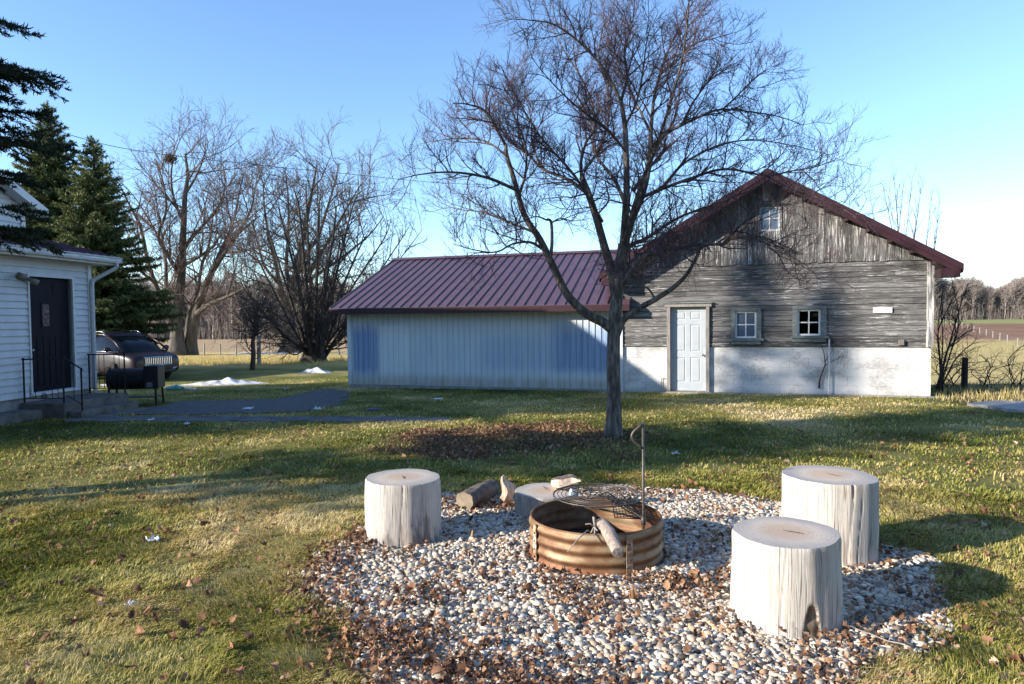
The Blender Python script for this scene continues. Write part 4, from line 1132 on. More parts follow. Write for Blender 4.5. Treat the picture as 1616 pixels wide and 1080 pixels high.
# small blank white plate, conduit, electrical box, foot pipe
b = MB(); a = bxz(1377, 494); c = bxz(1407, 485); b.box(a[0], c[0], -.062, -.046, a[1], c[1]); b.build('blank_plate', M['white_sash'], barn)
cx_, cz_ = bxz(1308, 535)
b = MB(); b.tube([(cx_, -.04, cz_), (cx_, -.075, cz_-.02), (cx_, -.075, .05), (cx_, -.12, -.02)], .016, 10); b.build('conduit', M['gutter_white'], barn, smooth=True)
ox, oz = bxz(1421, 541); b = MB(); b.box(ox-.05, ox+.05, -.09, -.045, oz-.05, oz+.07); b.build('junction_box', M['lamp_grey'], barn)
lx_b, lz_b = bxz(1046, 606); b = MB(); b.tube([(lx_b-.03, -.03, lz_b-.06), (lx_b-.03, -.03, lz_b+.13), (lx_b+.06, -.03, lz_b+.13)], .008, 6); b.build('bent_pipe', M['black_metal'], barn)
# concrete apron along the foot of the wall
def aw(lx, ly): p = barn_w(lx, ly); return (p.x, p.y)
sheet('apron', [aw(.9, -.02), aw(6.8, -.02), aw(6.85, -.26), aw(5.5, -.24), aw(3.6, -.20), aw(2.2, -.24), aw(.9, -.34)], 'concrete', .012, wob=.06)

# ================================================================== metal shed
shed = empty('metal_shed', BARN0, BARNR, 'low shed of pale blue metal siding with a purple ribbed roof joined to the barn', 'shed')
SL = -7.42; SE = 1.98; SD = 7.0; RZ_ = 3.70; RY_ = 3.55
b = MB(); n = 48; pitch_ = -SL/n
prof_ = []
for k in range(n):
    x = SL+k*pitch_; prof_ += [(x, 0), (x+pitch_-.030, 0), (x+pitch_-.024, -.018), (x+pitch_-.006, -.018)]
prof_ = [p for p in prof_]+[(-.04, 0)]
vs = []
for x, y in prof_: vs += [(x, y, .02), (x, y, SE+.12)]
b.add(vs, [(2*k, 2*k+2, 2*k+3, 2*k+1) for k in range(len(prof_)-1)])
b.box(SL, -.04, .012, .05, .03, SE+.1)
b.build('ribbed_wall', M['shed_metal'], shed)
b = MB(); b.box(SL-.012, SL+.10, -.022, -.001, .015, SE+.08); b.box(SL-.014, SL-.001, -.001, .12, .015, SE+.08); b.build('corner_trim', M['shed_metal'], shed)
b = MB(); b.prism([(.0, .02), (SD, .02), (SD, SE+.05), (RY_, RZ_-.12), (0, SE+.05)], 'x', SL, SL+.05); b.box(SL+.05, -.05, SD-.05, SD, .02, SE+.05); b.build('side_wall', M['shed_metal'], shed)
b = MB(); b.box(SL+.02, -.02, .0, SD, -.3, .018); b.build('sill_course', M['concrete'], shed)
# a lapped repair sheet low on the wall, as the photo shows between two seams
b = MB(); b.box(SL+.98, SL+1.86, -.024, -.0185, .02, 1.62); b.build('lap_sheet', M['shed_metal'], shed)
ye, ze = -.36, SE+.10; sl = (RZ_-ze)/(RY_-ye)
xl, xr = SL-.34, .26
b = MB(); th = .03
b.add([(xl, ye, ze), (xr, ye, ze), (xr, RY_, RZ_), (xl, RY_, RZ_), (xl, ye, ze-th), (xr, ye, ze-th), (xr, RY_, RZ_-th), (xl, RY_, RZ_-th)], [(0, 1, 2, 3), (4, 7, 6, 5), (0, 4, 5, 1), (1, 5, 6, 2), (2, 6, 7, 3), (3, 7, 4, 0)])
nr_ = 31
for k in range(nr_+1):
    x = xl+.02+(xr-xl-.04)*k/nr_; w = .020
    y0, z0, y1, z1 = ye-.004, ze-.004*sl, RY_, RZ_
    b.add([(x-w, y0, z0+.001), (x-w*.45, y0, z0+.034), (x+w*.45, y0, z0+.034), (x+w, y0, z0+.001), (x-w, y1, z1+.001), (x-w*.45, y1, z1+.034), (x+w*.45, y1, z1+.034), (x+w, y1, z1+.001)],
          [(0, 3, 2, 1), (4, 5, 6, 7), (0, 1, 5, 4), (1, 2, 6, 5), (2, 3, 7, 6)])
b.build('roof_slope', M['roof_maroon'], shed)
b = MB(); yb = 2*RY_-ye
b.add([(xl, RY_, RZ_), (xr, RY_, RZ_), (xr, yb, ze), (xl, yb, ze), (xl, RY_, RZ_-th), (xr, RY_, RZ_-th), (xr, yb, ze-th), (xl, yb, ze-th)], [(0, 1, 2, 3), (4, 7, 6, 5), (0, 4, 5, 1), (1, 5, 6, 2), (2, 6, 7, 3), (3, 7, 4, 0)]); b.build('roof_slope', M['roof_maroon'], shed)
b = MB(); b.add([(xl-.01, RY_-.15, RZ_-.15*sl+.037), (xr, RY_-.15, RZ_-.15*sl+.037), (xr, RY_, RZ_+.055), (xl-.01, RY_, RZ_+.055), (xl-.01, RY_+.15, RZ_-.15*sl+.037), (xr, RY_+.15, RZ_-.15*sl+.037)], [(0, 1, 2, 3), (3, 2, 5, 4)]); b.build('ridge_cap', M['roof_maroon'], shed)
b = MB(); b.box(xl, xr, ye-.03, ye-.005, ze-.155, ze-.006); b.build('fascia', M['fascia_maroon'], shed)
b = MB(); b.box(xl+.02, xr-.02, ye-.004, -.016, ze-.15, ze-.135); b.build('soffit', M['soffit_dark'], shed)
for x in (xl-.02,):
    b = MB(); b.add([(x, ye, ze), (x, RY_, RZ_), (x, RY_, RZ_-.15), (x, ye, ze-.15), (x+.018, ye, ze), (x+.018, RY_, RZ_), (x+.018, RY_, RZ_-.15), (x+.018, ye, ze-.15)], [(0, 1, 2, 3), (4, 7, 6, 5), (0, 4, 5, 1), (1, 5, 6, 2), (2, 6, 7, 3), (3, 7, 4, 0)]); b.build('barge_board', M['fascia_maroon'], shed)
# ================================================================== white house
house = empty('white_house', HOUSE0, HOUSER, 'white clapboard house with dark front door and maroon roof at the left', 'house')
def house_l(px, py, ly=0.0):
    c, s = math.cos(HOUSER), math.sin(HOUSER); n = Vector((s, -c, 0)); o = HOUSE0 - n*ly
    d = ray(px, py); k = (o-EYE).dot(n)/d.dot(n); p = EYE+d*k-HOUSE0
    return (c*p.x+s*p.y, p.z)
HX1 = 2.16; HX0 = -3.2; HZ0 = .29; HZ1 = 2.86
ha = house_l(45, 620); hb = house_l(109, 440); hc = house_l(43, 440); hd = house_l(112, 600)
DX0, DX1, DZ0, DZ1 = hc[0], hb[0]+.03, .36, 2.50
HD = [(DX0, DX1, DZ0-.1, DZ1)]
def clapboard(name, x0, x1, z0, z1, y, holes, top=None, lap=.125):
    b = MB(); z = z0
    while z < z1-.005:
        ze_ = min(z+lap, z1)
        zc = sorted(set([z, ze_]+[v_ for h in holes for v_ in h[2:4] if z < v_ < ze_]))
        for za, zb in zip(zc[:-1], zc[1:]):
            for a, c in spans(x0, x1, za, zb, holes):
                aa, cc = a, c
                if top: aa, cc = top(a, c, zb)
                if cc-aa < .02: continue
                y0 = y-.032+.030*((za-z)/lap); y1 = y-.032+.030*((zb-z)/lap)
                b.add([(aa, y0, za), (cc, y0, za), (cc, y1, zb), (aa, y1, zb), (aa, y, za), (cc, y, za)], [(0, 1, 2, 3), (0, 4, 5, 1)])
        z = ze_
    return b.build(name, M['siding_white'], house)
clapboard('clapboard_wall', HX0, HX1, HZ0, HZ1, 0, HD)
b = MB()
for a, c in spans(HX0, HX1, 1, 1.1, HD): b.box(a, c, .002, .10, HZ0, HZ1)
b.box(DX0, DX1, .002, .10, DZ1, HZ1); b.box(HX1-.1, HX1-.002, .1, 3.0, HZ0, HZ1); b.build('wall_core', M['siding_white'], house)
b = MB(); b.box(HX0, HX1-.02, .02, 3, -.4, HZ0-.002); b.build('foundation', M['concrete'], house)
b = MB(); b.box(HX1-.09, HX1+.012, -.044, .0, HZ0+.002, HZ1-.05); b.box(HX1, HX1+.012, 0, .09, HZ0+.002, HZ1-.05); b.build('corner_post', M['trim_white'], house)
# door
b = MB(); b.box(DX0-.035, DX0, -.045, .10, DZ0-.06, DZ1); b.box(DX1, DX1+.05, -.045, .10, DZ0-.06, DZ1); b.box(DX0-.035, DX1+.05, -.045, .10, DZ1, DZ1+.05); b.build('door_trim', M['trim_white'], house)
b = MB(); y = .055
b.box(DX0+.004, DX1-.004, y, y+.045, DZ0, DZ1-.004)
dw = DX1-DX0; dh = DZ1-DZ0
gx0, gx1, gz0_, gz1_ = DX0+dw*.36, DX0+dw*.53, DZ0+dh*.57, DZ0+dh*.765
for fx in (.08, .22, .36, .50, .64, .78): b.box(DX0+dw*fx, DX0+dw*(fx+.11), y-.008, y+.001, DZ0+.10, DZ0+dh*.48)
for fx in (.08, .62): b.box(DX0+dw*fx, DX0+dw*(fx+.28), y-.008, y+.001, DZ0+dh*.85, DZ0+dh*.96)
b.box(gx0-.03, gx1+.03, y-.012, y+.001, gz0_-.03, gz0_); b.box(gx0-.03, gx1+.03, y-.012, y+.001, gz1_, gz1_+.03)
b.box(gx0-.03, gx0, y-.012, y+.001, gz0_, gz1_); b.box(gx1, gx1+.03, y-.012, y+.001, gz0_, gz1_)
hd_ = b.build('front_door', M['door_dark'], house)
t = NT('leaded_glass'); v = t.coord('Object', (30, 1, 12)); f_ = t.noise(v, 1.5, 2); t.color(t.ramp(f_, [(.4, (.05, .035, .035)), (.6, (.24, .17, .15))])).set(.15, 0, .6); t.bump(f_, .4, .004); M['leaded_glass'] = t.m
b = MB(); b.box(gx0+.002, gx1-.002, y-.004, y+.002, gz0_+.002, gz1_-.002); b.build('door_light', M['leaded_glass'], hd_)
b = MB(); b.ball((DX0+.075, y-.05, DZ0+.78), .026, 8); b.tube([(DX0+.075, y-.04, DZ0+.78), (DX0+.075, y, DZ0+.78)], .012, 8); b.build('door_knob', M['steel'], hd_, smooth=True)
b = MB(); b.box(DX0-.02, DX1+.03, -.06, .09, DZ0-.06, DZ0-.004); b.build('door_sill', M['trim_white'], house)
# eaves, gutter, downspout
GX1 = HX1+.36
b = MB(); b.box(HX0, GX1-.04, -.33, .0, HZ1-.01, HZ1+.008); b.build('soffit', M['trim_white'], house)
b = MB(); b.box(HX0, GX1-.03, -.352, -.332, HZ1-.035, HZ1+.115); b.box(GX1-.05, GX1-.03, -.331, .6, HZ1-.035, HZ1+.115); b.build('fascia', M['trim_white'], house)
b = MB(); prof_ = [(-.354, .0), (-.44, .0), (-.455, .04), (-.452, .075), (-.47, .10), (-.47, .112), (-.46, .112), (-.458, .108), (-.44, .08), (-.44, .02), (-.36, .012), (-.354, .012)]
b.prism([(a, HZ1+.01+c) for a, c in prof_], 'x', HX0, GX1+.02); b.box(GX1+.021, GX1+.024, -.47, -.354, HZ1+.01, HZ1+.12); b.build('gutter', M['gutter_white'], house)
b = MB(); s_ = HX1-.03
def rtube(pts, w, d):
    for p, q in zip(pts[:-1], pts[1:]): b.tube([p, q], [w]*2, 8)
rtube([(GX1-.08, -.41, HZ1+.01), (GX1-.08, -.41, HZ1-.08), (s_+.02, -.085, HZ1-.36), (s_, -.08, HZ1-.45), (s_, -.08, .12), (s_+.03, -.14, .04)], .04, .04); b.build('downspout', M['gutter_white'], house)
# hipped maroon roof over the porch wing
RS = .33
def hz(d): return HZ1+.125+RS*d
def hx(d): return GX1-d*1.05
b = MB(); d1 = 2.86
vs = [(HX0-1, -.46, hz(0)), (GX1, -.46, hz(0)), (hx(d1), d1-.46, hz(d1)), (HX0-1, d1-.46, hz(d1))]
b.add(vs+[(x, y_, z-.03) for x, y_, z in vs], [(0, 1, 2, 3), (4, 7, 6, 5), (0, 4, 5, 1), (1, 5, 6, 2)])
vs = [(GX1, -.46, hz(0)-.001), (GX1, d1+.4, hz(0)-.001), (hx(d1), d1-.46, hz(d1)-.001)]
b.add(vs, [(0, 1, 2)])
k = 0; x = HX0-.8
while x < GX1-.1:
    dmax = min(d1, (GX1-x)/1.05)
    b.add([(x-.016, -.465, hz(0)), (x, -.465, hz(0)+.025), (x+.016, -.465, hz(0)), (x-.016, dmax-.46, hz(dmax)), (x, dmax-.46, hz(dmax)+.025), (x+.016, dmax-.46, hz(dmax))], [(0, 1, 2), (0, 3, 4, 1), (1, 4, 5, 2)]); x += .23
b.build('porch_roof', M['house_roof'], house)
# two-storey body behind: gable end with clapboard, rake trim, roof along its ridge
GYW = 2.5; RX = .15; HWD = 3.15; EVH = 4.32; RISE = .50
rid = EVH+RISE*HWD
def gtop(a, c, z):
    if z <= EVH: return a, c
    k = (rid-z)/RISE; return max(a, RX-k), min(c, RX+k)
clapboard('gable_wall', RX-HWD, RX+HWD, 2.5, rid-.05, GYW, [], gtop)
b = MB(); b.prism([(RX-HWD, -.3), (RX+HWD, -.3), (RX+HWD, EVH), (RX, rid), (RX-HWD, EVH)], 'y', GYW+.004, GYW+6.5); b.build('body_core', M['siding_white'], house)
b = MB(); b.box(RX+HWD-.10, RX+HWD+.012, GYW-.046, GYW+.0, 2.6, EVH-.02); b.box(RX+HWD+.001, RX+HWD+.012, GYW+.001, GYW+.1, 0, EVH-.02); b.build('corner_post', M['trim_white'], house)
for s in (-1, 1):
    b = MB(); d0, d1_ = 0, HWD+.34
    def q(d): return RX+s*d, rid+.12-RISE*d
    (xa, za), (xb, zb) = q(d0), q(d1_); ya, yb = GYW-.32, GYW+6.8
    o_ = [(0, 1, 2, 3), (4, 7, 6, 5), (0, 4, 5, 1), (1, 5, 6, 2), (2, 6, 7, 3), (3, 7, 4, 0)]
    b.add([(xa, ya, za), (xb, ya, zb), (xb, yb, zb), (xa, yb, za), (xa, ya, za-.05), (xb, ya, zb-.05), (xb, yb, zb-.05), (xa, yb, za-.05)], o_); b.build('roof_slope', M['house_roof'], house)
    b = MB(); b.add([(xa, ya-.022, za-.03), (xb, ya-.022, zb-.03), (xb, ya-.022, zb-.21), (xa, ya-.022, za-.21), (xa, ya-.002, za-.03), (xb, ya-.002, zb-.03), (xb, ya-.002, zb-.21), (xa, ya-.002, za-.21)], o_); b.build('rake_board', M['trim_white'], house)
    b = MB(); b.add([(xa, ya, za-.19), (xb, ya, zb-.19), (xb, GYW-.03, zb-.19), (xa, GYW-.03, za-.19), (xa, ya, za-.2), (xb, ya, zb-.2), (xb, GYW-.03, zb-.2), (xa, GYW-.03, za-.2)], o_); b.build('rake_soffit', M['trim_white'], house)
    b = MB(); xx = sorted((xb-s*.02, xb)); b.box(xx[0], xx[1], ya, yb, zb-.21, zb-.052); b.build('eave_board', M['trim_white'], house)
# twin floodlight by the door
fx, fz = house_l(27, 437)
fl = MB(); fl.tube([(fx, -.03, fz), (fx, -.06, fz)], .055, 14); fl_o = fl.build('floodlight', M['lamp_grey'], house, smooth=True)
for dx, dz in ((-.16, .03), (.14, -.05)):
    b = MB(); b.tube([(fx, -.06, fz), (fx+dx*.6, -.13, fz+dz)], .014, 6); b.tube([(fx+dx*.6, -.12, fz+dz+.02), (fx+dx*.85, -.20, fz+dz-.02), (fx+dx, -.27, fz+dz-.06)], [.028, .05, .062], 12); b.build('lamp_head', M['lamp_grey'], fl_o, smooth=True)
b = MB(); px_, pz_ = house_l(41, 443); b.tube([(DX0-.06, -.03, pz_), (DX0-.06, -.12, pz_), (DX0-.03, -.15, pz_-.02)], .018, 6); b.build('hook', M['trim_white'], house)

# ---- concrete steps (their own thing, against the house)
steps = empty('concrete_steps', house_w(0, 0), HOUSER, 'grey concrete landing and steps in front of the dark house door', 'steps')
LX0, LX1 = .32, 2.0
def chamfer_box(b, x0, x1, y0, y1, z0, z1): b.box(x0, x1, y0, y1, z0, z1)
b = MB(); b.box(LX0, LX1, -.92, -.048, -.3, .205); b.build('landing', M['old_concrete'], steps, bevel=.012)
b = MB(); b.box(LX0+.05, LX1-.12, -1.22, -.923, -.3, .06); b.build('step', M['old_concrete'], steps, bevel=.012)
b = MB(); b.box(LX0+.35, LX1-.14, -1.50, -1.223, -.3, -.065); b.build('step', M['old_concrete'], steps, bevel=.012)
b = MB(); b.box(LX0-.9, LX0-.004, -.50, -.04, -.3, .10); b.build('side_block', M['old_concrete'], steps, bevel=.012)

# ---- wrought iron railings
def rail(name, label, pts, top, base, ends, scroll, group='iron railings on the house steps', balu=.11):
    """pts: two ends in house-local x,y ; heights base/top at both ends"""
    (xa, ya), (xb, yb) = pts; root = empty(name, house_w(xa, ya), HOUSER, label, 'railing', group)
    L = math.hypot(xb-xa, yb-ya); ux, uy = (xb-xa)/L, (yb-ya)/L
    def P(s, z): return (ux*s, uy*s, z)
    b = MB()
    for s, z0, z1 in ends: 
        q = MB(); q.tube([P(s, z0), P(s, z1)], .016, 8); q.build('post', M['black_metal'], root)
    b.tube([P(-.03, top[0]), P(L+.03, top[1])], .014, 8); b.build('top_rail', M['black_metal'], root)
    b = MB(); b.tube([P(0, base[0]), P(L, base[1])], .009, 6); b.build('bottom_rail', M['black_metal'], root)
    n = max(2, int(L/balu))
    for k in range(1, n):
        s = L*k/n; f = k/n
        if scroll and abs(s-scroll[0]) < .07: continue
        b = MB(); b.tube([P(s, base[0]*(1-f)+base[1]*f), P(s, (top[0]*(1-f)+top[1]*f)*scroll[2]+(1-scroll[2])*(base[0]*(1-f)+base[1]*f) if scroll else top[0]*(1-f)+top[1]*f)], .0065, 5); b.build('baluster', M['black_metal'], root)
    if scroll:
        sc, zc, _ = scroll; b = MB()
        for flip in (1, -1):
            pts_ = []
            for k in range(28):
                a = k/27*4.2*PI; r_ = .012+.058*k/27; pts_.append(P(sc+flip*r_*math.cos(a)*.9, zc+(.11 if flip > 0 else -.07)+r_*math.sin(a)*flip))
            b.tube(pts_, .007, 5)
        b.build('scroll', M['black_metal'], root)
rail('iron_railing', 'black iron railing with a scroll across the near side of the house landing', [(LX0+.04, -.10), (LX0+.04, -.88)], (.99, 1.0), (.29, .29), [(0, .2, 1.02), (.78, .2, 1.02)], (.40, .40, .33))
rail('iron_railing', 'short sloping black iron handrail down the near side of the steps', [(LX0+.08, -.90), (LX0+.08, -1.20)], (1.02, .80), (.34, .18), [(.30, .055, .84)], None)
rail('iron_railing', 'black iron railing with scrolls on the far side of the house landing', [(LX1-.05, -.10), (LX1-.05, -.88)], (.99, .99), (.30, .30), [(0, .2, 1.0), (.78, .2, 1.02)], (.42, .58, 1.0))

# ---- black grill with cabinet
gp0 = Vector((-7.98, 14.4, 0)); gp0.z = gz1(gp0.x, gp0.y)
grill = empty('barbecue_grill', gp0, R(8), 'black barbecue grill on four legs beyond the house steps', 'grill'); grill.scale = (.80, .85, .86)
b = MB(); k = 18
sec = [(.26*math.cos(R(-90+360*q/k)), .26*math.sin(R(-90+360*q/k))) for q in range(k)]
b.prism([(y, z+.66) for y, z in sec], 'x', -.62, .30); b.build('barrel', M['black_metal'], grill, bevel=.01)
b = MB(); b.box(.302, .66, -.25, .25, .42, .98); b.build('hopper', M['black_metal'], grill, bevel=.02)
b = MB(); b.box(.38, .52, -.262, -.252, .46, .58); b.build('rating_plate', M['tag_grey'], grill)
for x, y in ((-.55, -.2), (.58, -.2), (-.55, .2), (.58, .2)):
    b = MB(); b.tube([(x, y, .56), (x*1.04, y*1.25, .02)], .028, 10); l_ = b.build('leg', M['black_metal'], grill)
b = MB(); b.tube([(-.45, -.27, .74), (-.45, -.31, .74), (.15, -.31, .74), (.15, -.27, .74)], .012, 6); b.build('lid_handle', M['black_metal'], grill)
b = MB(); b.tube([(-.5, .1, .8), (-.5, .1, 1.02)], .04, 10); b.build('stack', M['black_metal'], grill)
b = MB(); b.box(-.55, .58, -.16, .16, .20, .215); b.build('shelf', M['black_metal'], grill)

# ================================================================== car
cz = onground(255, 606)
CA = R(-29)
cpos = at(255, 600, 22.0); 
car = empty('parked_car', (cpos.x-.9*math.cos(CA)*1.0, cpos.y-.9*math.sin(CA), 0), CA, 'dark maroon suv with chrome grille parked beyond the house corner', 'car')
car.location.z = gz1(car.location.x, car.location.y)+.0; car.scale = (.97, .97, .94)
# local: front at x=+.75, rear at x=-3.95 ; y left ; z up
XF = .78
def stations(spec, b, close=True):
    """spec: list of (x, [(y,z)...half profile bottom->top])"""
    m = len(spec[0][1]); rings = []
    for x, hp in spec:
        rings.append([(x+dx, y, z) for (y, z, *r_) in hp for dx in [r_[0] if r_ else 0]] + [(x+dx, -y, z) for (y, z, *r_) in reversed(hp) for dx in [r_[0] if r_ else 0]])
    base = len(b.v); n = 2*m
    vs = [p for r_ in rings for p in r_]; fs = []
    for i in range(len(rings)-1):
        for j in range(n): fs.append((i*n+j, i*n+(j+1) % n, (i+1)*n+(j+1) % n, (i+1)*n+j))
    fs += [tuple(range(n))[::-1], tuple((len(rings)-1)*n+j for j in range(n))]
    b.add(vs, fs)
b = MB()
def hp(w, zs, zb, zh, hw_): return [(w*.80, zs), (w*.97, zs+.06), (w, zs+.28), (w*.99, zb-.12), (w*.95, zb), (hw_, zh), (hw_*.5, zh+.015), (.001, zh+.02)]
stations([(-3.92, hp(.80, .42, 1.00, 1.04, .70)), (-3.80, hp(.90, .34, 1.04, 1.08, .76)), (-3.2, hp(.95, .26, 1.06, 1.09, .80)), (-2.2, hp(.955, .24, 1.06, 1.09, .80)), (-1.0, hp(.955, .24, 1.05, 1.08, .80)),
          (-.55, hp(.955, .24, 1.04, 1.08, .80)), (-.1, hp(.95, .26, 1.00, 1.06, .78)), (.35, hp(.92, .26, .94, 1.00, .74)), (.62, hp(.87, .27, .88, .94, .68)), (.74, hp(.80, .30, .80, .88, .60)), (.80, hp(.72, .36, .70, .78, .52))], b)
o = b.build('body', M['car_paint'], car, smooth=True); md = o.modifiers.new('sub', 'SUBSURF'); md.levels = 2; md.render_levels = 2
b = MB()
def gh(w, z0, wr_, z1): return [(w, z0), (w*.985, z0+.05), (wr_+.05, z1-.10), (wr_, z1-.02), (wr_*.5, z1), (.001, z1+.005)]
# glasshouse: glass body and a painted roof sitting on it
stations([(-3.85, gh(.78, 1.02, .60, 1.12)), (-3.45, gh(.84, 1.03, .63, 1.55)), (-2.9, gh(.86, 1.03, .64, 1.63)), (-1.9, gh(.86, 1.03, .645, 1.66)), (-1.25, gh(.86, 1.02, .64, 1.65)), (-.85, gh(.855, 1.02, .63, 1.58)), (-.35, gh(.845, 1.02, .62, 1.36)), (.10, gh(.80, 1.00, .62, 1.06))], b)
b.build('glasshouse', M['car_glass'], car, smooth=True)
b = MB()
stations([(-3.55, [(.60, 1.50), (.66, 1.52), (.60, 1.60), (.3, 1.62), (.001, 1.625)]), (-2.9, [(.62, 1.60), (.70, 1.60), (.62, 1.675), (.3, 1.695), (.001, 1.70)]), (-1.9, [(.62, 1.62), (.71, 1.62), (.62, 1.695), (.3, 1.715), (.001, 1.72)]), (-1.2, [(.62, 1.61), (.70, 1.61), (.61, 1.68), (.3, 1.70), (.001, 1.705)]), (-.86, [(.60, 1.55), (.68, 1.55), (.58, 1.60), (.3, 1.615), (.001, 1.62)])], b)
b.build('roof', M['car_paint'], car, smooth=True)
for s in (-1, 1):
    b = MB(); b.tube([(-.82, s*.70, 1.56), (-.35, s*.74, 1.36), (.12, s*.80, 1.06)], [.035, .035, .04], 8); b.build('front_pillar', M['car_paint'], car, smooth=True)
    b = MB(); b.tube([(-1.95, s*.865, 1.05), (-1.95, s*.70, 1.62)], .04, 8); b.build('centre_pillar', M['car_paint'], car, smooth=True)
    b = MB(); b.tube([(-3.0, s*.62, 1.66), (-2.9, s*.63, 1.745), (-1.3, s*.63, 1.735), (-1.15, s*.62, 1.665)], .018, 8); b.build('roof_rail', M['chrome'], car, smooth=True)
    b = MB(); b.tube([(-3.2, s*.90, 1.065), (-1.0, s*.885, 1.06), (.0, s*.86, 1.05)], .012, 6); b.build('window_trim', M['chrome'], car, smooth=True)
    b = MB(); b.tube([(-3.0, s*.975, .36), (-.9, s*.975, .36)], .016, 6); b.build('sill_trim', M['chrome'], car, smooth=True)
    b = MB(); b.ball((-.32, s*1.04, 1.14), .10, 8, (.7, 1.1, .8)); b.tube([(-.3, s*.88, 1.09), (-.3, s*.98, 1.11)], .03, 6); b.build('wing_mirror', M['car_paint'], car, smooth=True)
    b = MB(); b.ball((.50, s*.68, .84), .11, 8, (1.5, 1.45, .62)); b.build('headlight', M['headlight'], car, smooth=True)
    b = MB(); b.tube([(-1.6, s*.975, .92), (-1.4, s*.985, .925)], .015, 6); b.build('door_handle', M['chrome'], car, smooth=True)
    for x in (-3.05, -.22):
        b = MB(); y = s*.86
        prof_ = [(.22, -.10), (.32, -.11), (.355, -.08), (.36, 0), (.355, .08), (.32, .11), (.22, .10)]
        b.lathe(prof_, 36)
        w = b.build('wheel', M['tyre'], car, smooth=True); w.location = (x, y, .36); w.rotation_euler = (R(90), 0, 0)
        q = MB(); q.lathe([(.001, .07), (.05, .075), (.21, .06), (.225, .095), (.225, -.095)], 30)
        q2 = q.build('rim', M['rim_alloy'], w, smooth=True); q2.rotation_euler = (0 if s < 0 else PI, 0, 0)
b = MB(); b.box(.70, .795, -.48, .48, .60, .845); b.build('grille_back', M['black_metal'], car, bevel=.03)
b = MB()
for k in range(15):
    y = -.45+.9*k/14; b.box(.77, .815, y-.012, y+.012, .615, .83)
b.tube([(.785, -.50, .85), (.82, 0, .86), (.785, .50, .85)], .018, 6); b.tube([(.785, -.49, .595), (.82, 0, .585), (.785, .49, .595)], .016, 6); b.build('grille', M['chrome'], car)
b = MB(); b.box(.70, .83, -.62, .62, .30, .44); b.build('bumper', M['black_metal'], car, bevel=.04)
b = MB(); b.tube([(.79, -.66, .47), (.80, -.4, .40)], .014, 6); b.tube([(.79, .66, .47), (.80, .4, .40)], .014, 6); b.build('bumper_trim', M['chrome'], car)
# ================================================================== bare trees
def smooth_path(pts, sub=4):
    """Catmull-Rom through the guide points"""
    P = [Vector(p) for p in pts]; out = []
    Q = [P[0]*2-P[1]]+P+[P[-1]*2-P[-2]]
    for i in range(1, len(Q)-2):
        for k in range(sub):
            t = k/sub; a, b, c, d = Q[i-1], Q[i], Q[i+1], Q[i+2]
            out.append(0.5*((2*b)+(c-a)*t+(2*a-5*b+4*c-d)*t*t+(3*b-a-3*c+d)*t**3))
    out.append(P[-1]); return out
def path_at(pts, cum, s):
    L = s*cum[-1]
    for i in range(1, len(cum)):
        if cum[i] >= L:
            f = (L-cum[i-1])/max(1e-6, cum[i]-cum[i-1]); return pts[i-1].lerp(pts[i], f), (pts[i]-pts[i-1]).normalized(), i-1+f
    return pts[-1], (pts[-1]-pts[-2]).normalized(), len(pts)-1.0
def grow(pts, rads, lvl, C, rg, out):
    """children of one branch: C = per-level dicts"""
    if lvl >= len(C): return
    c = C[lvl]; cum = [0.0]
    for a, b in zip(pts[:-1], pts[1:]): cum.append(cum[-1]+(b-a).length)
    L = cum[-1]; n = max(1, int(L*c['dens']*rg.uniform(.8, 1.2)))
    for k in range(n):
        s = c['t0']+(1-c['t0'])*((k+rg.random())/n)
        p, d, fi = path_at(pts, cum, min(s, .999)); i = int(fi); f = fi-i
        rp = rads[i]*(1-f)+rads[min(i+1, len(rads)-1)]*f
        ln = c['len']*rg.uniform(.45, 1.25)*(1.15-.6*s)
        if 'rel' in c: ln = min(ln, L*c['rel']*rg.uniform(.6, 1.1))
        az = rg.uniform(0, 2*PI); o1 = d.orthogonal().normalized(); o2 = d.cross(o1)
        side = o1*math.cos(az)+o2*math.sin(az)
        an = R(rg.uniform(*c['ang'])); dr = d*math.cos(an)+side*math.sin(an)
        dr = (dr+Vector((0, 0, c['up']))).normalized()
        m = c['seg']; q = [p.copy()]; r0 = min(rp*.72, c['r0']*rg.uniform(.75, 1.2)); r1 = c['r1']
        bend = Vector((rg.gauss(0, 1), rg.gauss(0, 1), rg.gauss(0, .7)))*c['wig']
        for e in range(m):
            dr = (dr+Vector((rg.gauss(0, 1), rg.gauss(0, 1), rg.gauss(0, 1)))*c['wig']+bend*.4+Vector((0, 0, c['trop']))).normalized()
            q.append(q[-1]+dr*(ln/m))
        rr_ = [r0+(r1-r0)*(e/m)**.8 for e in range(m+1)]
        out.append((q, rr_, lvl)); grow(q, rr_, lvl+1, C, rg, out)

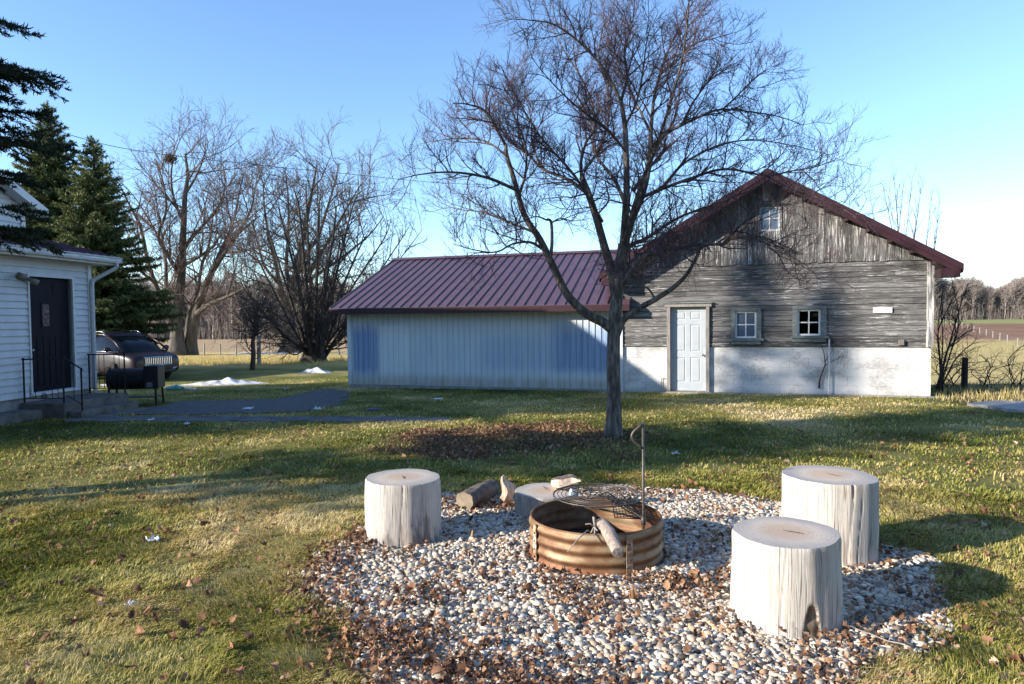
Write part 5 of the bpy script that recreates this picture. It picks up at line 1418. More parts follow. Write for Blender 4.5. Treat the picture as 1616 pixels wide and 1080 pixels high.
def guided_tree(name, base, guides, C, seed, label, cat='tree', bark='bark', twig='twig_bark', group=None, sides=(10, 5, 3, 3), flare=None):
    rg = random.Random(seed); root = empty(name, base, 0, label, cat, group); base = Vector(base)
    tb = MB(); cb = MB(); allb = []
    for pts, r0, r1, gr_ in guides:
        P = [p-base for p in smooth_path(pts)]; m = len(P)-1
        rads = [r0+(r1-r0)*(i/m)**.85 for i in range(m+1)]
        if flare and pts is guides[0][0]:
            for i in range(m+1): rads[i] *= 1+flare*max(0, 1-i/(m*.22))**2
        tb.tube(P, rads, sides[0] if r0 > .03 else 6)
        if gr_:
            out = []; grow(P, rads, 0, C, rg, out); allb += out
    for q, rr_, lv in allb: cb.tube(q, rr_, sides[min(lv+1, len(sides)-1)], cap=False)
    # surface lumps on the trunk
    t_ = tb.build('trunk', M[bark], root, smooth=True)
    c_ = cb.build('crown', M[twig], root, smooth=True)
    print(name, 'twigs', len(allb), 'faces', len(cb.f)); return root

# ---- the yard tree, limbs laid out after the photograph
TB = onground(968, 690); TD = TB.y
def G(path, d0, d1, r0, r1, g=True):
    n = len(path)-1; r0 *= .86; r1 *= .8
    return ([at(x, y, TD+d0+(d1-d0)*(i/n)) for i, (x, y) in enumerate(path)], r0, r1, g)
guides = [
 ([at(968, 696, TD), at(969, 640, TD), at(968, 580, TD), at(969, 520, TD), at(974, 466, TD), at(979, 425, TD), at(984, 385, TD)], .104, .074, False),
 G([(968, 522), (950, 508), (925, 495), (895, 465), (875, 425), (852, 378), (830, 345), (818, 310), (812, 285), (800, 247), (798, 228)], 0, -.3, .085, .030, False),
 G([(798, 230), (768, 178), (738, 165), (714, 163)], -.3, -.5, .026, .006),
 G([(800, 247), (770, 225), (735, 218), (690, 222), (660, 228)], -.3, .3, .020, .004),
 G([(815, 300), (773, 282), (735, 274), (699, 272), (660, 276), (628, 284)], -.3, -1.0, .028, .005),
 G([(818, 312), (830, 270), (828, 225), (812, 185), (800, 150), (790, 125)], -.3, .2, .026, .006),
 G([(860, 396), (838, 383), (810, 385), (783, 398), (750, 395), (715, 385)], -.1, -.8, .026, .005),
 G([(846, 368), (800, 350), (760, 335), (720, 330), (690, 318)], -.2, .7, .022, .004),
 G([(868, 412), (871, 385), (870, 352), (864, 346)], -.1, -.25, .030, .022, False),
 G([(864, 348), (845, 342), (820, 352), (795, 358)], -.25, -.6, .014, .004),
 G([(870, 352), (885, 345), (905, 349), (930, 345)], -.25, -.7, .014, .004),
 # middle-left stem
 G([(972, 470), (963, 420), (954, 390), (942, 347), (929, 307), (918, 280)], 0, .15, .080, .050, False),
 G([(929, 307), (897, 284), (857, 267), (833, 243), (808, 225), (780, 195), (755, 170)], .1, .6, .034, .006),
 G([(857, 267), (840, 230), (838, 190), (828, 140), (822, 95)], .3, .9, .022, .005),
 G([(918, 280), (917, 255), (925, 225), (937, 205), (935, 165), (915, 120), (890, 80), (870, 40)], .15, .8, .032, .007),
 G([(922, 270), (945, 235), (960, 190), (958, 140), (945, 95), (950, 50), (958, 22)], .15, 1.2, .028, .006),
 G([(937, 345), (960, 318), (958, 300), (955, 285)], .1, -.3, .018, .010, False),
 # middle stem
 G([(984, 388), (987, 340), (989, 297), (988, 240), (986, 198), (980, 160)], 0, -.2, .066, .036, False),
 G([(980, 160), (956, 114), (922, 74), (877, 40), (835, 32), (798, 30)], -.2, -.6, .028, .005),
 G([(980, 160), (990, 120), (985, 80), (996, 45), (1002, 12)], -.2, .2, .028, .006),
 G([(988, 240), (960, 205), (925, 180), (890, 150), (860, 118), (838, 90)], -.2, -1.2, .022, .005),
 G([(986, 200), (1005, 160), (1015, 110), (1020, 70), (1028, 35)], -.2, -1.0, .022, .005),
 # right stem
 G([(982, 400), (996, 350), (1012, 312), (1021, 277), (1026, 240), (1027, 215)], 0, .3, .066, .042, False),
 G([(1027, 215), (1031, 163), (1041, 119), (1055, 79), (1068, 52), (1082, 25), (1092, 8)], .3, .5, .032, .007),
 G([(1026, 208), (1010, 175), (996, 148), (978, 105), (966, 65), (958, 30)], .3, .9, .024, .006),
 G([(1041, 119), (1070, 95), (1095, 70), (1130, 60), (1165, 50)], .4, -.2, .018, .004),
 G([(1029, 232), (1050, 212), (1075, 198), (1110, 182), (1140, 173), (1194, 178), (1235, 186), (1268, 198)], .3, -.2, .034, .005),
 G([(1140, 173), (1165, 150), (1195, 120), (1230, 100)], .05, .8, .016, .004),
 G([(1075, 198), (1095, 160), (1120, 125), (1135, 90), (1140, 60)], .2, .9, .020, .005),
 G([(1012, 312), (1046, 298), (1095, 280), (1145, 267), (1209, 277), (1250, 270), (1285, 264), (1318, 252), (1345, 236)], .1, -1.0, .030, .002),
 G([(1209, 277), (1250, 300), (1290, 312), (1330, 330), (1352, 345)], -.4, -1.1, .014, .003),
 G([(1046, 298), (1075, 262), (1110, 240), (1150, 225), (1200, 222), (1260, 232), (1310, 245)], .1, .9, .024, .004),
 # lower right limbs
 G([(980, 412), (995, 388), (1021, 376), (1065, 347), (1100, 332), (1140, 318), (1185, 300)], 0, .6, .044, .006),
 G([(1028, 374), (1030, 350), (1026, 335), (1030, 318)], .1, -.3, .016, .008),
 G([(976, 462), (988, 440), (1012, 408), (1040, 397), (1058, 392), (1105, 386), (1141, 385), (1155, 377), (1198, 374), (1230, 385), (1262, 400)], 0, -.9, .050, .006),
 G([(1141, 385), (1175, 350), (1205, 325), (1245, 322), (1290, 338)], -.5, -1.2, .020, .004),
 G([(1198, 374), (1220, 395), (1250, 405), (1285, 430), (1290, 452)], -.7, -1.2, .014, .003),
 G([(972, 532), (984, 505), (1008, 487), (1032, 474), (1060, 456), (1080, 438), (1094, 417), (1106, 390)], 0, -.5, .062, .024, False),
 G([(1094, 415), (1075, 402), (1055, 400), (1035, 408)], -.4, -.8, .014, .004),
 G([(1106, 392), (1120, 360), (1140, 335), (1150, 310)], -.5, -.9, .018, .004),
 G([(1034, 472), (1022, 455), (1005, 452), (992, 455)], -.2, -.5, .020, .010, False),
 G([(1012, 455), (1015, 430), (1005, 415), (1022, 398)], -.3, -.7, .012, .004),
 # limbs that come towards and go away from the camera, so that the crown is round
 ([at(984, 388, TD)]+[at(984, 388, TD)+Vector(v) for v in ((.1, -.5, .6), (.25, -1.2, 1.2), (.35, -1.9, 1.9), (.3, -2.4, 2.7))], .034, .005, True),
 ([at(990, 330, TD)]+[at(990, 330, TD)+Vector(v) for v in ((-.1, .5, .5), (-.3, 1.3, 1.1), (-.2, 2.1, 1.7), (-.4, 2.8, 2.4))], .034, .005, True),
 ([at(1000, 300, TD)]+[at(1000, 300, TD)+Vector(v) for v in ((.4, .6, .5), (.9, 1.4, 1.0), (1.3, 2.2, 1.4))], .030, .005, True),
 ([at(950, 350, TD)]+[at(950, 350, TD)+Vector(v) for v in ((-.4, -.5, .5), (-.9, -1.1, .9), (-1.3, -1.7, 1.4))], .028, .005, True),
 ([at(978, 430, TD)]+[at(978, 430, TD)+Vector(v) for v in ((.4, .5, .3), (1.0, 1.2, .6), (1.7, 1.9, 1.0))], .030, .005, True)]
CF = [dict(dens=11.2, t0=.08, len=.64, ang=(30, 75), up=.12, seg=6, r0=.0125, r1=.0035, wig=.13, trop=.05),
      dict(dens=15.5, t0=.10, len=.37, ang=(28, 72), up=.18, seg=4, r0=.0048, r1=.0020, wig=.15, trop=.07),
      dict(dens=28, t0=.12, len=.17, ang=(28, 70), up=.22, seg=3, r0=.0021, r1=.0012, wig=.15, trop=.08)]
guided_tree('yard_tree', TB, guides, CF, 12, 'bare spreading tree on the lawn in front of the barn, nearest tree to the camera', flare=.38)

GDS = .62; GDV = .87
# ---- the two old trees beyond the car, and the fan-shaped one behind the multi-stemmed tree
def GD(path, y0, y1, r0, r1, g=True):
    n = len(path)-1; r0 *= GDS; r1 *= GDS*.8; return ([at(a, 560-(560-b)*GDV if GDV < 1 else b, y0+(y1-y0)*i/n) for i, (a, b) in enumerate(path)], r0, r1, g)
CB = [dict(dens=1.15, t0=.14, len=4.0, ang=(30, 80), up=.06, seg=6, r0=.060, r1=.018, wig=.10, trop=.045),
      dict(dens=2.3, t0=.12, len=2.4, ang=(28, 68), up=.16, seg=4, r0=.026, r1=.011, wig=.12, trop=.05),
      dict(dens=4.2, t0=.12, len=1.05, ang=(25, 60), up=.12, seg=3, r0=.012, r1=.0065, wig=.14, trop=.04),
      dict(dens=3.6, t0=.2, len=.5, ang=(25, 60), up=.12, seg=1, r0=.0085, r1=.0055, wig=.14, trop=.04)]
YA = 41.0
gA = [GD([(280, 560), (279, 520), (281, 470), (286, 420), (288, 370), (290, 320), (292, 270), (296, 235), (292, 195)], YA, YA, .62, .12),
      GD([(279, 525), (268, 500), (258, 470), (244, 430), (232, 385), (222, 330), (205, 290), (190, 255)], YA, YA-1.5, .38, .07),
      GD([(268, 500), (262, 450), (262, 400), (256, 360), (240, 330), (215, 305), (180, 280)], YA, YA+2, .24, .05),
      GD([(288, 370), (305, 345), (325, 320), (345, 290), (355, 255), (352, 215)], YA, YA+1.5, .22, .05),
      GD([(286, 420), (265, 380), (250, 345), (262, 300), (258, 250), (245, 205)], YA, YA-2, .22, .05),
      GD([(290, 320), (275, 280), (270, 235), (275, 190), (270, 172)], YA, YA+2, .16, .04),
      GD([(287, 400), (310, 385), (335, 365), (350, 340), (372, 320), (395, 312)], YA, YA-2, .18, .04),
      GD([(245, 430), (215, 400), (195, 360), (180, 325), (170, 290)], YA-1, YA-3, .16, .04),
      GD([(292, 270), (310, 235), (322, 200), (325, 170)], YA, YA, .14, .03)]
guided_tree('bare_tree', at(280, 559.5, YA), gA, CB, 3, 'tall bare tree with a straight pale trunk beyond the car, holding a nest', bark='big_bark', twig='far_twig', group='bare trees at the field edge', flare=.5)
gB = [GD([(300, 560), (302, 528), (308, 490), (318, 455), (328, 425), (340, 400), (355, 375), (372, 345), (392, 325), (410, 308)], YA+.8, YA-2, .56, .06),
      GD([(310, 485), (332, 468), (358, 455), (385, 440), (410, 428)], YA, YA-3, .26, .05),
      GD([(330, 420), (345, 380), (362, 340), (372, 300), (378, 265), (385, 230)], YA, YA+2, .22, .04),
      GD([(300, 556), (296, 520), (300, 480), (312, 445), (318, 400), (330, 360), (335, 320), (338, 280)], YA+.8, YA+2, .30, .05),
      GD([(372, 345), (395, 300), (402, 262), (408, 225)], YA-1, YA+1, .14, .04),
      GD([(355, 375), (385, 372), (415, 362), (440, 345)], YA-1, YA-3, .13, .03)]
guided_tree('bare_tree', at(300, 560, YA+.8), gB, CB, 4, 'tall bare tree with a dark leaning trunk right of the straight pale trunk', bark='big_bark', twig='far_twig', group='bare trees at the field edge', flare=.5)
YC = 44.0
gC = [GD([(455, 556), (456, 520), (457, 480), (462, 440), (470, 395), (478, 350), (486, 300), (494, 255), (500, 215)], YC, YC, .70, .08),
      GD([(456, 490), (445, 450), (436, 400), (425, 350), (418, 300), (415, 250)], YC, YC-2, .32, .06),
      GD([(457, 470), (480, 430), (505, 380), (530, 330), (552, 285), (570, 250)], YC, YC+2, .30, .06),
      GD([(460, 450), (452, 400), (455, 340), (455, 280), (450, 225)], YC, YC+2, .26, .06),
      GD([(470, 395), (500, 350), (515, 300), (528, 250), (535, 212)], YC, YC-2, .22, .05),
      GD([(480, 430), (520, 400), (555, 370), (585, 340), (605, 310)], YC, YC-1, .20, .05),
      GD([(440, 430), (418, 400), (405, 350), (398, 310)], YC, YC+1, .20, .05),
      GD([(552, 285), (585, 275), (608, 270)], YC+2, YC+3, .10, .04)]
guided_tree('bare_tree', at(455, 556, YC), gC, CB, 5, 'wide fan-crowned bare tree with flared root base behind the multi-stemmed tree', bark='big_bark', twig='far_twig', group='bare trees at the field edge', flare=1.1)
# nest in the straight tree
p = at(268, 251, YA); b = MB(); rgn = random.Random(4)
for k in range(90):
    d = Vector((rgn.gauss(0, 1), rgn.gauss(0, 1), rgn.gauss(0, .7))).normalized(); c = Vector((rgn.gauss(0, .13), rgn.gauss(0, .13), rgn.gauss(0, .10)))
    e = d.orthogonal().normalized()*.2; b.tube([c-e, c+e], [.022, .012], 4)
o = b.build('squirrel_nest', M['nest_brown'], None, loc=p); tag(o, 'round brown leaf and twig nest high in the straight bare tree', 'nest')

GDS = 1.0; GDV = 1.0
# ---- dark multi-stemmed tree left of the shed
YS = 31.0; SB = onground(495, 572); YS = SB.y
rgs = random.Random(21); gS = []
for (tx, ty, w) in ((395, 470, .07), (412, 420, .10), (432, 385, .13), (448, 345, .13), (468, 330, .15), (486, 318, .15), (505, 335, .14), (522, 350, .13), (545, 372, .13), (570, 395, .11), (598, 380, .10), (625, 385, .08), (560, 330, .10), (410, 500, .06), (585, 455, .06), (455, 400, .1), (530, 400, .1), (640, 395, .06), (420, 532, .045), (440, 515, .05), (400, 470, .06), (560, 520, .05), (575, 490, .05), (470, 360, .10), (515, 380, .10)):
    bx = 495+(tx-495)*.10; dy = rgs.uniform(-3, 3)
    mx = 495+(tx-495)*rgs.uniform(.42, .52); my = 572+(ty-572)*rgs.uniform(.42, .52)+6
    gS.append(GD([(bx, 573), (495+(tx-495)*.17, 548+abs(tx-495)*.05), (mx, my), (tx+rgs.uniform(-8, 8), ty), (tx+(tx-495)*.18, ty-32)], YS, YS+dy, w*1.15, .014))
CS = [dict(dens=2.4, t0=.10, len=2.3, ang=(25, 65), up=.10, seg=5, r0=.036, r1=.010, wig=.13, trop=.03),
      dict(dens=3.2, t0=.12, len=1.05, ang=(30, 75), up=.06, seg=4, r0=.015, r1=.007, wig=.15, trop=.02),
      dict(dens=3.4, t0=.15, len=.42, ang=(30, 70), up=.05, seg=2, r0=.009, r1=.005, wig=.15, trop=.02)]
gS.insert(0, GD([(495, 575), (495, 563), (495, 552), (496, 540)], YS, YS, .72, .42, False))
guided_tree('multi_stem_tree', SB, gS, CS, 6, 'dark multi-stemmed bare tree fanning from one stout base left of the shed', bark='dark_twig', twig='dark_twig', sides=(8, 4, 3, 3))
# ---- small twiggy tree with its stake
SM = onground(398, 584); YM = SM.y
gM = [GD([(398, 586), (400, 560), (399, 540), (403, 520), (405, 500), (408, 480)], YM, YM, .11, .05)]
for (tx, ty) in ((372, 500), (380, 475), (395, 460), (410, 452), (425, 458), (440, 470), (446, 490), (366, 520), (448, 512), (400, 470), (420, 480)):
    gM.append(GD([(403, 530), (403+(tx-403)*.4, 530+(ty-530)*.55), (tx, ty)], YM, YM+rgs.uniform(-1, 1), .035, .008))
gM.append(GD([(398, 556), (391, 548), (388, 530), (386, 505)], YM, YM-.4, .03, .008))
CM = [dict(dens=4.4, t0=.12, len=1.25, ang=(30, 70), up=.05, seg=4, r0=.018, r1=.007, wig=.14, trop=.0),
      dict(dens=6.5, t0=.12, len=.62, ang=(30, 75), up=.03, seg=3, r0=.009, r1=.005, wig=.15, trop=.0)]
guided_tree('small_tree', SM, gM, CM, 7, 'small dense twiggy tree standing alone on the grass left of the multi-stemmed tree', bark='dark_twig', twig='dark_twig', sides=(8, 4, 3))
p = onground(409, 576); b = MB(); b.tube([(0, 0, -.1), (0, 0, 1.32)], .09, 8); o = b.build('wooden_post', M['post_pale'], None, loc=p); tag(o, 'grey wooden post just behind the small twiggy tree', 'post')

# ---- sapling sprouts behind the barn, brambles and brush by its right corner
def sprouts(name, base, tips, r0, C, seed, label, cat, twig='dark_twig', bend=.25):
    rg = random.Random(seed); gs = []
    for t_ in tips:
        b_ = Vector(base)+Vector((rg.uniform(-.15, .15), rg.uniform(-.15, .15), 0)); t_ = Vector(t_)
        m = b_.lerp(t_, .5)+Vector((rg.uniform(-bend, bend), rg.uniform(-bend, bend), bend*.6))
        gs.append(([b_, b_.lerp(m, .5), m, m.lerp(t_, .6)+Vector((0, 0, bend*.2)), t_], r0*rg.uniform(.7, 1.2), .006, True))
    return guided_tree(name, base, gs, C, seed, label, cat, bark=twig, twig=twig, sides=(6, 3, 3))
YSAP = 27.5; bs = at(1432, 560, YSAP); bs.z = gz1(bs.x, bs.y)
CSP = [dict(dens=1.9, t0=.40, len=.95, ang=(15, 42), up=.5, seg=4, r0=.016, r1=.007, wig=.08, trop=.10), dict(dens=2.4, t0=.2, len=.35, ang=(15, 42), up=.5, seg=3, r0=.009, r1=.006, wig=.08, trop=.10)]
sprouts('sapling', bs, [at(a, c, YSAP+rgs.uniform(-1, 1)) for a, c in ((1372, 300), (1392, 288), (1409, 265), (1427, 282), (1440, 278), (1455, 285), (1472, 300), (1484, 310), (1402, 310), (1448, 320), (1478, 345))], .045, CSP, 31, 'tall bare sapling shoots rising behind the right barn roof slope', 'sapling', 'far_twig', .4)
CBR = [dict(dens=5.0, t0=.2, len=.75, ang=(25, 65), up=.05, seg=4, r0=.009, r1=.003, wig=.16, trop=-.02), dict(dens=5, t0=.2, len=.28, ang=(25, 65), up=.05, seg=2, r0=.004, r1=.0025, wig=.16, trop=0)]
bb_ = barn_w(BW+.5, 1.2); bb_.z = gz1(bb_.x, bb_.y)
yb = bb_.y
sprouts('bare_bush', bb_, [at(a, c, yb+rgs.uniform(-.6, .6)) for a, c in ((1500, 432), (1515, 455), (1528, 448), (1490, 445), (1535, 520), (1545, 540), (1508, 480), (1485, 490), (1520, 505))], .022, CBR, 33, 'tall bare bush with arching stems against the right barn corner', 'bush', 'dark_twig', .35)
for k, (a, c, tips) in enumerate((((1500, 606), 'low tangled bramble stems between the barn corner and the dark post', ((1480, 575), (1500, 566), (1540, 572), (1548, 585), (1470, 590), (1525, 560), (1560, 570))),
                                  ((1560, 612), 'low tangled bramble stems just right of the dark post', ((1540, 585), (1570, 580), (1595, 590), (1610, 575), (1585, 600), (1545, 560))),
                                  ((1600, 614), 'low bare bramble with a thick leaning stem at the right edge of the yard', ((1616, 575), (1608, 560), (1640, 580), (1580, 592), (1660, 560), (1616, 545))))):
    p0 = at(*a, 16.3); p0.z = gz1(p0.x, p0.y); sprouts('bramble', p0, [at(u, v, p0.y+rgs.uniform(-.5, .5)) for u, v in tips], .013, CBR, 40+k, c, 'bramble', 'dark_twig', .22)
# vine on the barn wall
vx, vz = barn_l(1292, 612); b = MB()
def vp(px, py, o=.05): x, z = barn_l(px, py); p = barn_w(x, -o, z); return p
for pts, r_ in (([(1292, 613), (1293, 600), (1297, 588), (1302, 575), (1300, 558), (1296, 546)], .022), ([(1299, 580), (1308, 572), (1322, 566), (1335, 560)], .010), ([(1302, 570), (1312, 555), (1318, 540)], .008), ([(1304, 598), (1309, 585), (1307, 572)], .006), ([(1322, 566), (1330, 556), (1338, 552)], .005)):
    b.tube([vp(*q) for q in pts], [r_*(1-.75*i/(len(pts)-1)) for i in range(len(pts))], 6)
rgv = random.Random(3)
for k in range(26):
    q = (rgv.uniform(1296, 1336), rgv.uniform(545, 580)); b.tube([vp(*q), vp(q[0]+rgv.uniform(-14, 14), q[1]-rgv.uniform(4, 16))], [.0035, .002], 3)
o = b.build('wall_vine', M['dark_twig'], None, smooth=True); tag(o, 'bare dark woody vine climbing the white block wall below the right window', 'vine')

# ================================================================== spruces
def needles(starts, dirs, lens, per_m, nl, nw, mat, name, parent, spread=.8, seed=1, sun=0.0, inner=None):
    r_ = np.random.default_rng(seed); S_ = np.array(starts); D_ = np.array(dirs); L_ = np.array(lens)
    cnt = np.maximum(2, (L_*per_m).astype(int)); idx = np.repeat(np.arange(len(L_)), cnt); n = len(idx)
    t_ = r_.random(n); P = S_[idx]+D_[idx]*(L_[idx]*t_)[:, None]
    q = r_.normal(size=(n, 3)); q /= np.linalg.norm(q, axis=1)[:, None]
    d = D_[idx]*(.75)+q*spread; d[:, 2] += .10; d /= np.linalg.norm(d, axis=1)[:, None]
    s = np.cross(d, r_.normal(size=(n, 3))); s /= np.linalg.norm(s, axis=1)[:, None]
    l = nl*(.6+.7*r_.random(n)); w = nw*(.7+.6*r_.random(n))
    a = P-s*(w/2)[:, None]; b_ = P+s*(w/2)[:, None]; m1 = P+d*(l*.6)[:, None]+s*(w*.42)[:, None]; m0 = P+d*(l*.6)[:, None]-s*(w*.42)[:, None]; tip = P+d*l[:, None]
    V = np.stack([a, b_, m1, tip, m0], 1).reshape(-1, 3); k = np.arange(n)*5
    F = np.concatenate([np.stack([k, k+1, k+2], 1), np.stack([k, k+2, k+4], 1), np.stack([k+4, k+2, k+3], 1)])
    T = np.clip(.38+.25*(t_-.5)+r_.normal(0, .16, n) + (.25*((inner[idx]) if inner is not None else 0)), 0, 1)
    o = np_mesh(name, V, F, mat, np.repeat(T, 5), parent=parent); print(name, n); return o
def spruce(name, base, H, Rr, seed, label, mat='needle', tr=.16, clear=.03, step=.23, per_m=80, nl=.12, nw=.026, sub=.36, group=None, droop=.22, pw=.8, twstep=.11, extra=None):
    rg = random.Random(seed); root = empty(name, base, 0, label, 'spruce tree', group)
    tb = MB(); tb.tube([(0, 0, -.1), (0, 0, H*.3), (0, 0, H*.7), (0, 0, H)], [tr, tr*.8, tr*.35, .012], 10)
    st = []; di = []; le = []; inn = []
    def branch(z, az, L, up0):
        d = Vector((math.cos(az), math.sin(az), up0)); p = Vector((0, 0, z)); m = 7; pts = [p.copy()]
        for e in range(m):
            f = e/m; d2 = Vector((d.x, d.y, d.z-droop*math.sin(f*PI*.75)+.38*max(0, f-.6)+rg.gauss(0, .04))); d2.x += rg.gauss(0, .05); d2.y += rg.gauss(0, .05)
            p = p+d2.normalized()*(L/m); pts.append(p.copy())
        tb.tube(pts, [max(.006, .018*L**.6*(1-e/m)+.004) for e in range(m+1)], 4, cap=False)
        cum = [0.0]
        for a, c in zip(pts[:-1], pts[1:]): cum.append(cum[-1]+(c-a).length)
        n = max(4, int(L/twstep))
        for k in range(n):
            s = .08+.92*(k+rg.random())/n; q, dd, _ = path_at(pts, cum, min(s, .995))
            for sd in (-1, 1):
                side = Vector((-dd.y, dd.x, 0)).normalized()*sd
                tl = L*sub*(1.05-s*.75)*rg.uniform(.6, 1.15)
                td = (dd*.8+side*rg.uniform(.5, 1.0)+Vector((0, 0, rg.uniform(-.38, .12)))).normalized()
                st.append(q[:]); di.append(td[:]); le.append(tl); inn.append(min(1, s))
                if tl > .28:
                    for j in range(int(tl/.14)):
                        f2 = rg.uniform(.2, .95); q2 = q+td*tl*f2; s2 = rg.choice((-1, 1))
                        t2 = (td*.7+Vector((-td.y, td.x, 0))*s2*rg.uniform(.4, .9)+Vector((0, 0, rg.uniform(-.35, .15)))).normalized()
                        st.append(q2[:]); di.append(t2[:]); le.append(tl*.42*(1.1-f2*.5)); inn.append(s)
        st.append(pts[-2][:]); di.append((pts[-1]-pts[-2]).normalized()[:]); le.append((pts[-1]-pts[-2]).length*1.3); inn.append(1)
    z = H*clear; a0 = rg.uniform(0, 6)
    while z < H*.985:
        f = z/H; n = 6 if f < .8 else 5
        for k in range(n):
            az = a0+2*PI*k/n+rg.uniform(-.35, .35); L = Rr*(1-f)**pw*rg.uniform(.68, 1.12)+.10
            branch(z+rg.uniform(-.1, .1), az, L, .10+.75*f**1.5)
        a0 += 2.4; z += step*(1.05-.5*f)
    if extra:
        for e in extra: branch(*e)
    st.append((0, 0, H*.93)); di.append((0, 0, 1)); le.append(H*.08); inn.append(1)
    tb.build('trunk', M['spruce_bark'], root, smooth=True)
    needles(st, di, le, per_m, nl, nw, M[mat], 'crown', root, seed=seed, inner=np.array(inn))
    return root
YP = 25.0
p = at(88, 560, YP+1.5); p.z = gz1(p.x, p.y); H1 = at(88, 166, YP+1.5).z-p.z
spruce('spruce_tree', p, H1, 3.3, 51, 'taller dark spruce standing behind the white house', group='spruces behind the house', tr=.22)
p = at(158, 570, YP); p.z = gz1(p.x, p.y); H2 = at(150, 222, YP).z-p.z
spruce('spruce_tree', p, H2, 2.9, 52, 'dense green spruce right of the taller one, above the parked car', group='spruces behind the house', tr=.20, clear=.13)
# the near spruce left of the picture: only its branch ends reach into view
NS = Vector((-7.3, 5.6, 0)); NS.z = gz1(NS.x, NS.y)
ext = []
for (px, py, yy) in ((66, 125, 6.6), (40, 165, 6.9), (62, 215, 6.4), (30, 270, 7.0), (26, 315, 6.7), (58, 372, 7.2), (14, 30, 6.6), (25, 110, 6.2), (24, 222, 7.3)):
    tip = at(px, py, yy); v_ = tip-NS; az = math.atan2(v_.y, v_.x); L = math.hypot(v_.x, v_.y)*1.05
    for q_ in range(4 if py < 240 else 2): ext.append((v_.z+.28+rgs.uniform(-.16, .12), az+rgs.uniform(-.10, .10), L*(1.0 if q_ == 0 else rgs.uniform(.72, .96)), .06))
spruce('spruce_tree', NS, 9.6, 2.25, 53, 'near dark spruce whose drooping branch tips enter at the left edge', 'needle_dark', tr=.17, clear=.24, step=.30, per_m=300, nl=.046, nw=.009, sub=.30, droop=.25, pw=.7, twstep=.12, extra=ext)

# trees outside the picture on the sunny side, whose shadows cross the yard
def offtree(x, y, H, Rr, seed, label, clear=.05):
    p = Vector((x, y, gz1(x, y))); spruce('spruce_tree', p, H, Rr, seed, label, 'needle_dark', clear=clear, step=.5, per_m=26, nl=.26, nw=.06, twstep=.3, group='spruces left of the yard')
offtree(-25.5, 4.3, 14.6, 1.5, 61, 'narrow tall spruce far left of the yard')
offtree(-14.5, 2.6, 13.0, 2.2, 63, 'high pruned spruce left of the yard, out of view', .33)
offtree(-33, .6, 16.5, 2.0, 62, 'tall spruce farther left of the yard')

def copy_tree(o, parent=None):
    c = o.copy(); COL.objects.link(c); c.parent = parent
    for ch in list(o.children): copy_tree(ch, c)
    return c
sky_blocker = None; rgo = random.Random(9)  # unseen spruce row added behind the camera to block sky light
for k in range(13):
    x = -17+k*3.6; y = -13.5+rgo.uniform(-1.5, 1.0)-(2.5 if k < 2 else 0)
    if sky_blocker is None:
        spruce('spruce_tree', (x, y, 0), 12.5, 2.7, 71, 'added unseen spruce behind the yard, blocking sky light', 'needle_dark', clear=.03, step=.5, per_m=26, nl=.26, nw=.07, twstep=.3, group='added spruces blocking sky light')
        sky_blocker = [o for o in COL.objects if o.get('group') == 'added spruces blocking sky light'][0]
    else:
        c = copy_tree(sky_blocker); c.location = (x, y, 0); c.rotation_euler = (0, 0, rgo.uniform(0, 6)); c.scale = (1, 1, rgo.uniform(.9, 1.15))
# ================================================================== fences, posts, wire
def posts(name, pts, h, r, mat, label, group, cat='fence post'):
    src = None
    for k, p in enumerate(pts):
        if src is None:
            b = MB(); b.tube([(0, 0, -.2), (0, 0, h*.5), (0, 0, h)], [r, r, r*.95], 6); src = b.build(name, M[mat], None); o = src
        else:
            o = src.copy(); COL.objects.link(o)
        o.location = p; o.rotation_euler = (random.Random(k).uniform(-.05, .05), random.Random(k+9).uniform(-.05, .05), k)
        tag(o, label, cat, group)
ptsr = []
for k in range(13):
    f = k/12; px = 1606-(1606-1484)*(1-(1-f)**1.0)**.82; py = 548-(548-508)*(f**.72)
    ptsr.append(onground(px, py))
posts('fence_post', ptsr, 1.15, .075, 'post_pale', 'pale wooden post of the fence line crossing the right field', 'posts of the right field fence')
posts('fence_post', [onground(a, c) for a, c in ((348, 562), (373, 562), (424, 561), (535, 560), (322, 561))], .72, .045, 'post_pale', 'thin grey post of the fence along the left field', 'posts of the left field fence')
b = MB(); pr = sorted(ptsr, key=lambda p: p.y)
for h in (.4, .75, 1.05): b.tube([p+Vector((0, 0, h)) for p in pr], .008, 4)
o = b.build('fence_wire', M['post_pale'], None); tag(o, 'thin wires strung along the right field fence posts', 'fence wire')
p = at(1522, 606, 16.2); p.z = gz1(p.x, p.y); b = MB(); b.tube([(0, 0, -.2), (0, 0, .4), (.01, 0, .74)], [.07, .068, .064], 8); o = b.build('wooden_post', M['post_dark'], None, loc=p); tag(o, 'short dark wooden post among brambles right of the barn', 'post')
def wire(path, label, y0, y1, r):
    n = len(path)-1; b = MB(); b.tube(smooth_path([at(a, c, y0+(y1-y0)*i/n) for i, (a, c) in enumerate(path)], 6), r, 5)
    o = b.build('power_line', M['wire_black'], None, smooth=True); tag(o, label, 'power line')
wire([(-60, 155), (120, 216), (230, 240), (400, 260), (560, 276), (640, 284), (720, 290), (980, 300)], 'upper black power line crossing the sky toward the barn', 14, 24, .0075)
wire([(-60, 205), (130, 262), (225, 268), (290, 280)], 'short lower black line behind the spruces', 16, 22, .005)

